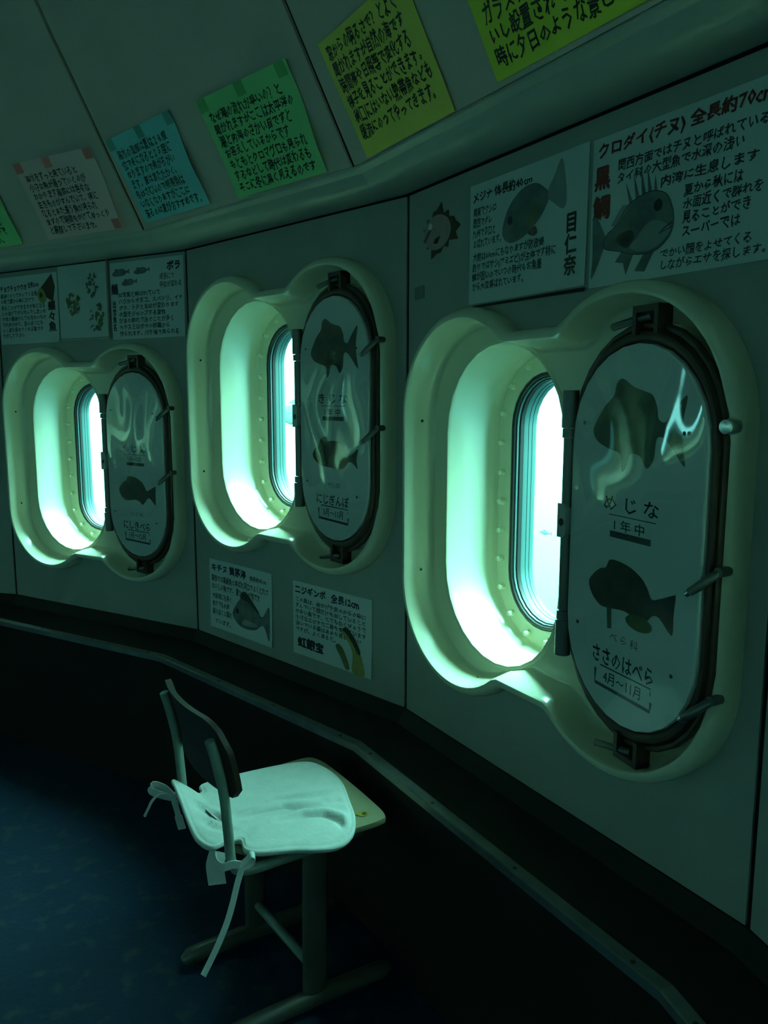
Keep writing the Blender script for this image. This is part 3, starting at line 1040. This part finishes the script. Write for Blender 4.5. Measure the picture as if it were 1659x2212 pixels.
s.put('fish_drawing', xf(poly(closed_spline([(-0.05, -0.26), (0.02, -0.34), (0.08, -0.33), (0.06, -0.24)], 4)), 0.225, 0.175, 0.205, -0.092, r * 0.55), M['drawbrown'], 0.0008)
s.put('fish_eye', xf(disc(-0.26, 0.03, 0.036, 0.055), 0.225, 0.175, 0.205, -0.092, r * 0.55), M['ink'], 0.0010)
sleeve(s)
link('sleeve_edge', mesh('sleeve_edge', *[[tuple(s.at(0, 1, 0.002) + Vector(q)) for q in ((0.02, -0.004, 0), (s.w + 0.004, -0.004, 0), (s.w + 0.004, -0.012, 0.003), (0.02, -0.010, 0.003))], [(0, 1, 2, 3)]], smooth=False), M['black'], s.o, s.mw)

s = wall_sheet(3, 0.673, 1.060, 1.684, 1.957, 'poster headed クロダイ with a big spiny bream at its left')
s.put('handwriting', xf(fit_text('クロダイ(チヌ) 全長約70cm', 0.362, 0.032, 0.035, 1, 0.06), dx=0.014, dy=-0.010), M['inkred'])
s.put('handwriting', xf(fit_text('黒', 0.040, 0.044, 0.045), dx=0.006, dy=-0.052), M['inkred'])
s.put('handwriting', xf(fit_text('鯛', 0.044, 0.046, 0.045), dx=0.004, dy=-0.104), M['inkred'])
s.put('handwriting', xf(fit_text('関西方面ではチヌと呼ばれている\nタイ科の大型魚で水深の浅い', 0.305, 0.044, 0.024, 1.1, 0.08), dx=0.064, dy=-0.050), M['inkgrey'])
s.put('handwriting', xf(fit_text('内湾に生息します', 0.19, 0.022, 0.024, 1.1, 0.08), dx=0.165, dy=-0.100), M['inkgrey'])
s.put('handwriting', xf(fit_text('夏から秋には\n水面近くで群れを\n見ることができ\nスーパーでは', 0.150, 0.088, 0.024, 1.1, 0.08), dx=0.215, dy=-0.126), M['inkgrey'])
s.put('handwriting', xf(fit_text('でかい顔をよせてくる\nしながらエサを探します。', 0.205, 0.040, 0.018, 1.1, 0.08), dx=0.172, dy=-0.224), M['inkgrey'])
BX, BY = 0.122, -0.185
body = closed_spline([(0.075, 0.010), (0.060, 0.048), (0.030, 0.062), (0.0, 0.060), (-0.03, 0.048), (-0.055, 0.020), (-0.080, 0.004), (-0.085, -0.018), (-0.045, -0.030), (0.0, -0.042), (0.04, -0.040), (0.068, -0.020)], 5)
s.put('fish_drawing', xf(poly(body), 1, 1, BX, BY), M['drawgrey'])
s.put('fish_drawing', xf(poly(closed_spline([(0.068, -0.005), (0.03, 0.012), (0.0, -0.004), (-0.02, -0.028), (0.02, -0.039), (0.055, -0.026)], 5)), 1, 1, BX, BY), M['drawlight'], 0.0008)
s.put('fish_drawing', xf(poly(closed_spline([(-0.082, 0.000), (-0.098, 0.030), (-0.112, 0.045), (-0.117, 0.030), (-0.114, -0.03), (-0.116, -0.070), (-0.104, -0.056), (-0.084, -0.014)], 4)), 1, 1, BX, BY), M['drawgrey'])
spikes = []
for i, (x, y, dx, dy) in enumerate(((0.034, 0.060, -0.004, 0.030), (0.022, 0.062, -0.010, 0.044), (0.008, 0.061, -0.012, 0.052), (-0.006, 0.058, -0.014, 0.046), (-0.020, 0.052, -0.018, 0.040))):
    spikes.append(poly([(x + 0.005, y - 0.006), (x + dx, y + dy), (x - 0.006, y - 0.006)]))
s.put('fish_drawing', xf(join(spikes), 1, 1, BX, BY), M['drawgrey'])
s.put('fish_drawing', xf(poly([(-0.024, 0.050), (-0.044, 0.052), (-0.070, 0.020), (-0.056, 0.016)]), 1, 1, BX, BY), M['drawlight'])
s.put('fish_drawing', xf(join([poly([(-0.040, -0.030), (-0.056, -0.048), (-0.036, -0.052), (-0.028, -0.075), (-0.012, -0.040)]), poly([(0.014, -0.040), (-0.008, -0.070), (0.016, -0.074), (0.036, -0.040)])]), 1, 1, BX, BY), M['drawgrey'])
s.put('fish_drawing', xf(poly(closed_spline([(-0.05, 0.0), (-0.02, 0.004), (-0.012, -0.012), (-0.03, -0.026), (-0.052, -0.012)], 4)), 1, 1, BX, BY), M['fishdark'], 0.0009)
s.put('fish_outline', xf(join([band([(p[0], p[1]) for p in body] + [body[0]], 0.0014), band([(0.073, 0.002), (0.055, -0.006), (0.045, -0.014)], 0.0022), band([(0.072, -0.006), (0.050, -0.012)], 0.0014)]), 1, 1, BX, BY), M['ink'], 0.0011)
s.put('fish_eye', xf(disc(0.040, 0.036, 0.0095, 0.0105), 1, 1, BX, BY), M['ink'], 0.0012)
sleeve(s)

# --- fish cut-out and grey tape patch on the same bay
F3 = facet_mw(3, 0) @ Matrix(((1, 0, 0, 0), (0, 0, -1, 0), (0, 1, 0, 0), (0, 0, 0, 1)))


def thick_poly(points, z0, z1):
    n = len(points)
    v = [(x, y, z0) for x, y in points] + [(x, y, z1) for x, y in points]
    tri = [tuple(t) for t in tessellate_polygon([[Vector((x, y, 0)) for x, y in points]])]
    f = [tuple(i + n for i in t) for t in tri] + [tuple(reversed(t)) for t in tri] + [(i, (i + 1) % n, n + (i + 1) % n, n + i) for i in range(n)]
    return v, f


fins = []
for i in range(26):
    a = 2 * pi * i / 26
    rr = (0.052 if i % 2 else 0.066) * (1.25 if i in (0, 1, 24, 25, 6, 7, 18, 19) else 0.98)
    fins.append((0.146 - 0.55 + rr * cos(a) * 1.12, 1.884 + rr * sin(a) * 0.82))
cut = link('fish_cutout', mesh('fish_cutout', *thick_poly(fins, 0.0006, 0.0018), smooth=False), M['drawbrown'], None, F3)
tag(cut, 'small round paper fish with brown fins and pinkish body', 'cutout')
link('body', mesh('body', *xf(disc(0, 0, 0.060, 0.042, 24), 1, 1, 0.140 - 0.55, 1.882, 0, 0.0026), smooth=False), M['drawpink'], cut, F3)
link('mouth', mesh('mouth', *xf(poly([(-0.012, -0.02), (0.006, -0.024), (0.020, -0.006), (-0.002, -0.010)]), 1, 1, 0.137 - 0.55, 1.878, 0, 0.0034), smooth=False), M['ink'], cut, F3)
link('stripe', mesh('stripe', *xf(band([(-0.052, -0.018), (-0.030, 0.004), (-0.020, 0.014)], 0.008), 1, 1, 0.137 - 0.55, 1.884, 0, 0.0034), smooth=False), M['drawbrown'], cut, F3)
link('eye', mesh('eye', *xf(disc(-0.026, 0.016, 0.010, 0.008), 1, 1, 0.137 - 0.55, 1.884, 0, 0.0036), smooth=False), M['paper'], cut, F3)
pt = link('tape_patch', mesh('tape_patch', *thick_poly([(0.036 - 0.55, 1.728), (0.081 - 0.55, 1.730), (0.081 - 0.55, 1.762), (0.034 - 0.55, 1.760)], 0.0003, 0.0012), smooth=False), M['tape_grey'], None, F3)
tag(pt, 'small dark grey tape square near the panel joint', 'tape')

# --- two posters below the middle porthole
s = wall_sheet(2, 0.098, 0.478, 0.625, 0.884, 'poster under the middle porthole with a fish at its lower right corner', curl=0.004)
s.put('handwriting', xf(fit_text('キチヌ 黄茅渟', 0.215, 0.034, 0.040, 1, 0.05), dx=0.014, dy=-0.012), M['inkblue'])
s.put('handwriting', xf(fit_text('体長約45cm', 0.098, 0.020, 0.020, 1, 0.05), dx=0.250, dy=-0.026), M['inkblue'])
s.put('handwriting', xf(fit_text('関西では高級魚と呼ばれ河口でよくとれて\nおいしい魚です。 夏から秋が旬です', 0.345, 0.058, 0.022, 1.2, 0.08), dx=0.014, dy=-0.056), M['ink'])
s.put('handwriting', xf(fit_text('大阪湾にも多く\n釣りでも人気\n岩の近くに群れ', 0.125, 0.085, 0.022, 1.2, 0.08), dx=0.014, dy=-0.124), M['ink'])
s.put('handwriting', xf(fit_text('ています。', 0.10, 0.020, 0.020, 1.2, 0.08), dx=0.030, dy=-0.222), M['ink'])
fishB = closed_spline([(-0.11, -0.02), (-0.085, 0.02), (-0.06, 0.045), (-0.045, 0.068), (-0.02, 0.070), (0.02, 0.040), (0.055, 0.008), (0.075, 0.005), (0.11, 0.045), (0.115, 0.0), (0.112, -0.075), (0.085, -0.035), (0.065, -0.030), (0.03, -0.052), (-0.03, -0.060), (-0.08, -0.050)], 4)
s.put('fish_drawing', xf(poly(fishB), 1, 1, 0.252, -0.165), M['drawgrey'])
s.put('fish_drawing', xf(poly(closed_spline([(-0.06, 0.048), (-0.045, 0.072), (-0.015, 0.068), (0.03, 0.034), (0.055, 0.010), (0.02, 0.022), (-0.02, 0.040)], 4)), 1, 1, 0.252, -0.165), M['fishdark'], 0.0009)
s.put('fish_drawing', xf(poly(closed_spline([(-0.05, -0.048), (0.01, -0.045), (0.045, -0.036), (0.0, -0.020), (-0.04, -0.030)], 4)), 1, 1, 0.252, -0.165), M['drawlight'], 0.0009)
s.put('fish_eye', xf(disc(-0.078, -0.004, 0.009, 0.010), 1, 1, 0.252, -0.165), M['ink'], 0.0012)

s = wall_sheet(2, 0.592, 0.964, 0.638, 0.882, 'poster headed ニジギンポ with yellowish fish at its lower right corner', curl=0.003)
s.put('handwriting', xf(fit_text('ニジギンポ', 0.150, 0.030, 0.040, 1, 0.05), dx=0.012, dy=-0.010), M['ink'])
s.put('handwriting', xf(fit_text('全長12cm', 0.128, 0.030, 0.035, 1, 0.05), dx=0.188, dy=-0.012), M['inkblue'])
s.put('handwriting', xf(fit_text('この魚は、岩かげや貝のからの中に\nすんでいて頭だけを出していること\nが多い魚です。とてもおくびょうで\n小さなエビやカニ等を食べています\n泳いでいる姿はあまり見られない\nですが、よく見ると。', 0.335, 0.118, 0.024, 1.15, 0.08), dx=0.012, dy=-0.050), M['inkgrey'])
s.put('handwriting', xf(fit_text('虹銀宝', 0.130, 0.038, 0.050, 1, 0.04), dx=0.022, dy=-0.182), M['ink'])
eelA = closed_spline([(-0.05, 0.050), (-0.03, 0.058), (0.0, 0.035), (0.030, -0.005), (0.048, -0.045), (0.052, -0.075), (0.0, -0.075), (0.0, -0.02), (-0.02, 0.015), (-0.048, 0.035)], 4)
s.put('fish_drawing', xf(poly(eelA), 1, 1, 0.288, -0.166), M['drawyellow'])
s.put('fish_drawing', xf(poly(closed_spline([(-0.052, -0.002), (-0.040, 0.010), (-0.018, -0.002), (0.0, -0.030), (0.012, -0.058), (-0.006, -0.062), (-0.030, -0.030)], 4)), 1, 1, 0.262, -0.176), M['drawolive'], 0.0008)
s.put('fish_drawing', xf(poly(closed_spline([(-0.046, 0.048), (-0.028, 0.060), (0.005, 0.036), (0.034, -0.004), (0.024, -0.014), (-0.004, 0.018), (-0.030, 0.040)], 4)), 1, 1, 0.288, -0.166), M['fishdark'], 0.0009)

# --- three sheets above the farthest porthole
s = wall_sheet(1, 0.016, 0.395, 1.700, 1.978, 'poster with a yellow-brown butterflyfish at its upper right, left of the seaweed sheet')
s.put('handwriting', xf(fit_text('チョウチョウウオ', 0.175, 0.026, 0.035, 1, 0.05), dx=0.012, dy=-0.034), M['ink'])
s.put('handwriting', xf(fit_text('全長20cm', 0.070, 0.024, 0.035, 1, 0.05), dx=0.195, dy=-0.028), M['ink'])
s.put('handwriting', xf(fit_text('黒潮にのってやってくる南\nの魚で夏から秋にかけて', 0.240, 0.044, 0.024, 1.15, 0.08), dx=0.012, dy=-0.066), M['inkgrey'])
s.put('handwriting', xf(fit_text('見ることができますが冬になる\nと水温が下がり死んでしまいま\nす体の模様がとてもきれいなの\nで人気があり、窓の近くにも\nよく姿を見せてくれる魚です\nさがして下さい', 0.290, 0.136, 0.024, 1.15, 0.08), dx=0.012, dy=-0.116), M['inkgrey'])
s.put('handwriting', xf(fit_text('蝶\n々\n魚', 0.048, 0.125, 0.040, 1.0), dx=0.316, dy=-0.110), M['ink'])
s.put('fish_drawing', xf(poly([(-0.030, 0.012), (0.040, 0.062), (0.058, 0.010), (0.042, -0.050), (0.0, -0.030), (-0.030, -0.010)]), 1, 1, 0.308, -0.066), M['drawbrown'])
s.put('fish_drawing', xf(poly(closed_spline([(-0.042, -0.002), (-0.022, 0.010), (0.000, -0.010), (0.008, -0.040), (-0.018, -0.052), (-0.040, -0.034)], 4)), 1, 1, 0.300, -0.066), M['drawyellow'], 0.0008)
s.put('fish_eye', xf(disc(0, 0, 0.008, 0.011), 1, 1, 0.276, -0.086), M['ink'], 0.0010)

s = wall_sheet(1, 0.405, 0.694, 1.704, 1.996, 'faded sheet of pressed green seaweed between two posters', name='seaweed_sheet', m='paper', lift=0.003)
s.o['category'] = 'picture'


def weed(cx, cy, R, n, seed, m):
    rnd = random.Random(seed)
    parts = []
    for i in range(n):
        a = rnd.uniform(0, 2 * pi)
        d = R * rnd.random() ** 0.6
        parts.append(xf(poly([(0.5 * cos(q * pi / 3) * rnd.uniform(0.5, 1.2), 0.5 * sin(q * pi / 3) * rnd.uniform(0.5, 1.2)) for q in range(6)]), rnd.uniform(0.010, 0.024), rnd.uniform(0.010, 0.026), cx + d * cos(a), cy + d * sin(a) * 1.2, rnd.random() * 3, 0.00003 * i))
    s.put('seaweed', join(parts), m, 0.0008)


weed(0.085, -0.150, 0.040, 34, 3, M['drawolive'])
weed(0.215, -0.205, 0.045, 34, 4, M['fishbelly'])
weed(0.200, -0.085, 0.036, 26, 5, M['fishgreen'])
sleeve(s, 0.010)
s.put('sleeve_edge', join([band([(s.w + 0.004, 0.008), (s.w + 0.004, -s.h - 0.004)], 0.010), band([(-0.006, -s.h + 0.004), (s.w + 0.004, -s.h + 0.004)], 0.004)]), M['drawpink'], 0.0065)

s = wall_sheet(1, 0.705, 1.088, 1.697, 1.985, 'poster headed ボラ with three small fish at its upper left')
s.put('handwriting', xf(fit_text('ボラ', 0.068, 0.034, 0.045, 1, 0.03), dx=0.300, dy=-0.014), M['ink'])
s.put('handwriting', xf(fit_text('成長にて\n呼名が変わる', 0.110, 0.054, 0.014, 1.2, 0.06), dx=0.262, dy=-0.054), M['inkgrey'])
s.put('handwriting', xf(fit_text('出世魚と呼ばれていて\nハクからオボコ、スバシリ、イナ\nボラ、トドと名前が変わります\n水面をジャンプする習性\nがあり群れで泳ぐことが多く\nカラスミはボラの卵巣から\n作られます。川や海で見られる', 0.335, 0.168, 0.024, 1.15, 0.08), dx=0.040, dy=-0.110), M['inkgrey'])
s.put('handwriting', xf(fit_text('鯔', 0.038, 0.042, 0.060), dx=0.004, dy=-0.078), M['inkblue'])
s.put('handwriting', xf(fit_text('出\n世\n魚\n名', 0.020, 0.116, 0.035, 1.0), dx=0.008, dy=-0.140), M['ink'])
for dx, dy, sc in ((0.060, -0.040, 0.095), (0.172, -0.040, 0.085), (0.104, -0.078, 0.085)):
    s.put('fish_drawing', xf(poly(GINPO), sc, sc * 0.9, dx, dy, 0.08), M['drawgrey'])

# ------------------------------------------------------------------ school chair with a cushion
CH = Matrix.Translation((-0.262, 1.848, 0)) @ Matrix.Rotation(radians(32.0), 4, 'Z')
chair = empty('school_chair', CH)
tag(chair, 'old school chair with brown plywood back and sage tube frame', 'chair')
C = lambda n, g, m, par=None, sm=True, sh=40: link(n, mesh(n, *g, smooth=sm, sharp=sh), m, par or chair, CH)
for sg in (-1, 1):
    y = 0.152 * sg
    px_ = 0.018 if sg < 0 else -0.006
    # flat oval post, broad side seen from the front
    C('post', tube([(px_, y, 0.030), (px_, y, 0.20), (px_ + 0.004, y, 0.425)], 0.014, 16, 0.032, upv=(1, 0, 0)), M['post_metal'])
    ft = C('foot_bar', tube(spline([(-0.195, y, 0.020), (-0.185, y, 0.026), (-0.08, y, 0.029), (0.02, y, 0.030), (0.12, y, 0.028), (0.205, y, 0.024), (0.215, y, 0.020)], 4),
                            [0.016] + [0.0215] * 23 + [0.016], 14, upv=(0, 0, 1)), M['post_metal'])
    for x in (-0.17, 0.19):
        C('foot_cap', tube([(x, y, 0.0), (x, y, 0.014)], 0.014, 10), M['black'], ft)
    # rear tube: from under the seat up to behind the backrest
    C('back_tube', tube(spline([(0.10, y * 1.08, 0.428), (-0.10, y * 1.08, 0.424), (-0.165, y * 1.08, 0.430), (-0.188, y * 1.08, 0.455), (-0.194, y * 1.08, 0.52), (-0.202, y * 1.08, 0.62), (-0.217, y * 1.08, 0.70), (-0.230, y * 1.08, 0.750)], 5), 0.0112, 14), M['chair_metal'])
C('cross_bar', tube([(0.016, -0.150, 0.108), (0.002, 0.0, 0.112), (-0.004, 0.150, 0.108)], 0.0125, 14), M['chair_metal'])
C('seat_rail', join([box(-0.15, 0.15, -0.162, -0.142, 0.415, 0.438), box(-0.15, 0.15, 0.142, 0.162, 0.415, 0.438), box(-0.02, 0.03, -0.15, 0.15, 0.415, 0.436)]), M['post_metal'], sm=False)


def rounded(pts, n=4):
    return closed_spline(pts, n)


seat_out = rounded([(0.205, -0.172), (0.212, -0.10), (0.212, 0.10), (0.205, 0.168), (0.178, 0.197), (0.10, 0.199), (-0.06, 0.184), (-0.125, 0.158), (-0.168, 0.105), (-0.182, 0.0), (-0.168, -0.105), (-0.125, -0.158), (-0.06, -0.184), (0.10, -0.196), (0.178, -0.197)], 4)


def seat_z(x, y):
    return 0.464 - 0.010 * (1 - ((x + 0.03) / 0.2) ** 2) * (1 - (y / 0.22) ** 2) - (0.008 * max(0, (x - 0.17) / 0.04) ** 2)


loops = []
for sc, dz in ((1.0, -0.013), (1.003, -0.006), (0.997, 0.0), (0.9, 0.0), (0.7, 0.0), (0.45, 0.0), (0.2, 0.0)):
    loops.append([(x * sc, y * sc, seat_z(x * sc, y * sc) + dz) for x, y in seat_out])
bot = [(x, y, seat_z(x, y) - 0.013) for x, y in seat_out]
seat = C('seat', loft(loops, True, True, True), M['seatwood'], sh=50)
for (x, y, r) in ((0.155, -0.150, 0.016), (0.010, 0.186, 0.014)):
    C('stain', ([(x + r * cos(2 * pi * i / 12) * random.uniform(0.7, 1.2), y + r * 0.8 * sin(2 * pi * i / 12), seat_z(x, y) + 0.0012) for i in range(12)], [tuple(range(12))]), M['stain'], seat, sm=False)
    C('rivet', xf(disc(0, 0, 0.006, n=10), 1, 1, x + 0.004, y - 0.002, 0, seat_z(x, y) + 0.0022), M['steel'], seat, sm=False)
# curved plywood backrest in front of the tubes
nx, ny = 22, 12


def back_pt(i, j, dz):
    a = (i / nx * 2 - 1)
    b = j / ny
    # rounded-rectangle outline: wide, with big top corners
    hw = 0.192
    zz = 0.612 + 0.172 * b
    corner = 0.066
    over = max(0.0, (abs(a) * hw - (hw - corner)) / corner)
    top = 0.792 - corner * (1 - math.sqrt(max(0.0, 1 - over ** 2)))
    c2 = 0.022
    over2 = max(0.0, (abs(a) * hw - (hw - c2)) / c2)
    bot_ = 0.612 + c2 * (1 - math.sqrt(max(0.0, 1 - over2 ** 2)))
    zz = bot_ + (top - bot_) * b
    x = -0.202 - 0.030 * (max(0, zz - 0.62) / 0.145) ** 1.4 + 0.0125 + 0.030 * (a * a - 0.74) + dz
    return (x, a * hw, zz)


v, f = [], []
for dz in (0.0, 0.013):
    v += [back_pt(i, j, dz) for j in range(ny + 1) for i in range(nx + 1)]
nb = (nx + 1) * (ny + 1)
for j in range(ny):
    for i in range(nx):
        a = j * (nx + 1) + i
        f += [(a, a + 1, a + nx + 2, a + nx + 1), (nb + a, nb + a + nx + 1, nb + a + nx + 2, nb + a + 1)]
ed = list(range(nx + 1)) + [(j * (nx + 1) + nx) for j in range(1, ny + 1)] + [ny * (nx + 1) + i for i in range(nx - 1, -1, -1)] + [j * (nx + 1) for j in range(ny - 1, 0, -1)]
for a, b in zip(ed, ed[1:] + ed[:1]):
    f.append((a, b, nb + b, nb + a))
C('backrest', (v, f), M['plywood'], sh=45)

# cushion: quilted pad, its back part slumping between the tubes
pad = closed_spline([(0.150, 0.150), (0.180, 0.085), (0.180, 0.0), (0.152, -0.090), (0.122, -0.172), (0.085, -0.222), (0.030, -0.236), (-0.060, -0.208), (-0.130, -0.188), (-0.156, -0.160), (-0.150, -0.118), (-0.176, -0.108), (-0.222, -0.118),
               (-0.240, -0.060), (-0.236, 0.06), (-0.226, 0.140), (-0.176, 0.138), (-0.150, 0.146), (-0.140, 0.180), (-0.06, 0.188), (0.06, 0.178)], 8)


def pad_z(x, y, e):
    zz = seat_z(min(x, 0.16), max(-0.17, min(y, 0.17))) + 0.002
    back = max(0.0, -(x + 0.160))
    zz += back * (0.75 * min(1.0, max(0.0, (y + 0.07) / 0.17))) + 0.004 * min(1.0, back / 0.02)
    over = max(0.0, -y - 0.192)
    zz -= over * 0.35
    return zz


CREASES = [([(-0.115, -0.026), (-0.055, -0.034), (0.001, -0.045), (0.090, -0.078)], 0.010, 0.0085),
           ([(-0.040, -0.090), (0.020, -0.100), (0.062, -0.123), (0.082, -0.165), (0.072, -0.205)], 0.009, 0.0075),
           ([(-0.010, 0.008), (0.040, -0.008), (0.089, -0.024), (0.145, -0.036)], 0.008, 0.0055),
           ([(0.085, -0.062), (0.120, -0.080), (0.140, -0.095)], 0.007, 0.005),
           ([(-0.205, 0.060), (-0.170, 0.010), (-0.155, -0.040)], 0.010, 0.008),
           ([(-0.210, -0.020), (-0.180, -0.050), (-0.150, -0.075)], 0.009, 0.007)]


def wrinkle(x, y):
    w = 0.0014 * sin(34 * x + 22 * y) * sin(21 * x - 30 * y + 1)
    p = Vector((x, y))
    for pts, wd, dp in CREASES:
        best = 9.0
        along = 0.0
        n = len(pts) - 1
        for q in range(n):
            a, b = Vector(pts[q]), Vector(pts[q + 1])
            t = max(0.0, min(1.0, (p - a).dot(b - a) / (b - a).length_squared))
            d = (p - a - (b - a) * t)
            sd = d.length * (1 if (b - a).x * d.y - (b - a).y * d.x > 0 else -1)
            if abs(sd) < abs(best):
                best, along = sd, (q + t) / n
        fade = min(1.0, 4 * along + 0.15) * min(1.0, 4 * (1 - along) + 0.15)
        w += fade * dp * 1.7 * (-math.exp(-(best / wd) ** 2) + 0.55 * math.exp(-((best - 1.9 * wd) / (1.2 * wd)) ** 2))
    return w


pl_ = []
cx_, cy_ = -0.01, -0.02
for t, e in [(0.985, 0.0), (1.0, 0.30), (1.0, 0.62), (0.985, 0.95), (0.962, 0.72), (0.940, 0.90)] + [(0.91 - 0.03 * q, min(1.16, 0.98 + 0.02 * q)) for q in range(30)]:
    L = []
    for x, y in pad:
        X, Y = cx_ + (x - cx_) * t, cy_ + (y - cy_) * t
        z = pad_z(X, Y, e) + 0.015 * e + (wrinkle(X, Y) if t < 0.93 else 0.0) * min(1, max(0.0, (0.93 - t) * 14))
        L.append((X, Y, z))
    pl_.append(L)
cush = link('seat_cushion', mesh('seat_cushion', *loft(pl_, True, True, True), smooth=True), M['cloth'], None, CH)
tag(cush, 'white quilted seat cushion tied to the chair by ribbons', 'cushion')
T = lambda n, g: link(n, mesh(n, *g, smooth=True, sharp=50), M['cloth'], cush, CH)
# ties: round each rear tube, a bow and hanging tails
ny_, fy_ = -0.164, 0.164
T('tie', ribbon(spline([(-0.205, -0.105, 0.452), (-0.214, -0.140, 0.452), (-0.212, -0.172, 0.458), (-0.194, -0.186, 0.466), (-0.180, -0.194, 0.464)], 5), 0.018, (0.1, 0, 1)))
T('bow_loop', ribbon(spline([(-0.182, -0.195, 0.463), (-0.168, -0.200, 0.474), (-0.158, -0.203, 0.486), (-0.150, -0.203, 0.478), (-0.156, -0.200, 0.464), (-0.176, -0.196, 0.458)], 5), 0.018, (0.3, 0.9, 0.3)))
T('tail', ribbon(spline([(-0.176, -0.197, 0.462), (-0.190, -0.200, 0.428), (-0.203, -0.203, 0.388), (-0.219, -0.205, 0.346), (-0.244, -0.206, 0.297), (-0.275, -0.207, 0.247)], 5), 0.013, (0.8, -0.5, 0.25)))
T('tail', ribbon(spline([(-0.200, -0.112, 0.460), (-0.212, -0.122, 0.438), (-0.212, -0.126, 0.415), (-0.210, -0.128, 0.392)], 5), 0.040, (0.85, -0.5, 0)))
T('tie', ribbon(spline([(-0.214, 0.135, 0.468), (-0.208, 0.160, 0.466), (-0.190, 0.180, 0.466), (-0.202, 0.182, 0.466), (-0.216, 0.176, 0.466)], 5), 0.016, (0, 0, 1)))
T('bow_loop', ribbon(spline([(-0.216, 0.176, 0.466), (-0.236, 0.182, 0.492), (-0.262, 0.186, 0.506), (-0.266, 0.182, 0.492), (-0.242, 0.178, 0.476), (-0.218, 0.175, 0.464)], 5), 0.020, (0.3, -0.3, 1)))
T('tail', ribbon(spline([(-0.218, 0.176, 0.468), (-0.246, 0.178, 0.480), (-0.265, 0.180, 0.468), (-0.277, 0.180, 0.448), (-0.287, 0.180, 0.430)], 5), 0.007, (0.6, -0.6, 0.3)))
T('tail', ribbon(spline([(-0.216, 0.172, 0.464), (-0.208, 0.170, 0.430), (-0.202, 0.168, 0.400), (-0.197, 0.166, 0.376)], 5), [0.014] * 8 + [0.020] * 8, (0.8, -0.5, 0)))

# ------------------------------------------------------------------ outside in the sea
def swim_fish(length, height):
    secs = [(-0.50, 0.02, 0.01), (-0.42, 0.28, 0.10), (-0.28, 0.72, 0.20), (-0.10, 1.0, 0.24), (0.08, 0.86, 0.20), (0.24, 0.46, 0.11), (0.34, 0.22, 0.05), (0.40, 0.34, 0.025), (0.50, 0.86, 0.01)]
    loops = [[(x * length, 0.5 * w * height * cos(2 * pi * i / 14), 0.5 * h * height * sin(2 * pi * i / 14)) for i in range(14)] for x, h, w in secs]
    return loft(loops, True, True, True)


def fin(pts, t=0.0015):
    n = len(pts)
    v = [(x, s * t, z) for s in (-1, 1) for x, z in pts]
    return v, [tuple(range(n)), tuple(reversed(range(n, 2 * n)))] + [(i, (i + 1) % n, n + (i + 1) % n, n + i) for i in range(n)]


for loc, rz, L, Hh, lab in (((-0.372, 3.300, 1.408), -38, 0.24, 0.092, 'pale fish passing close outside the middle porthole'),
                            ((0.533, 2.564, 1.034), -58, 0.060, 0.016, 'tiny pale fish in the water outside the nearest porthole')):
    mw = Matrix.Translation(loc) @ Matrix.Rotation(radians(rz), 4, 'Z')
    o = link('fish', mesh('fish', *swim_fish(L, Hh), smooth=True), M['seafish'], None, mw)
    tag(o, lab, 'fish')
    link('dorsal_fin', mesh('dorsal_fin', *fin([(-0.18 * L, 0.45 * Hh), (0.0, 0.66 * Hh), (0.18 * L, 0.34 * Hh), (0.1 * L, 0.28 * Hh)]), smooth=False), M['seafish'], o, mw)

bpy.data.objects.remove(_tob)
bpy.context.view_layer.update()
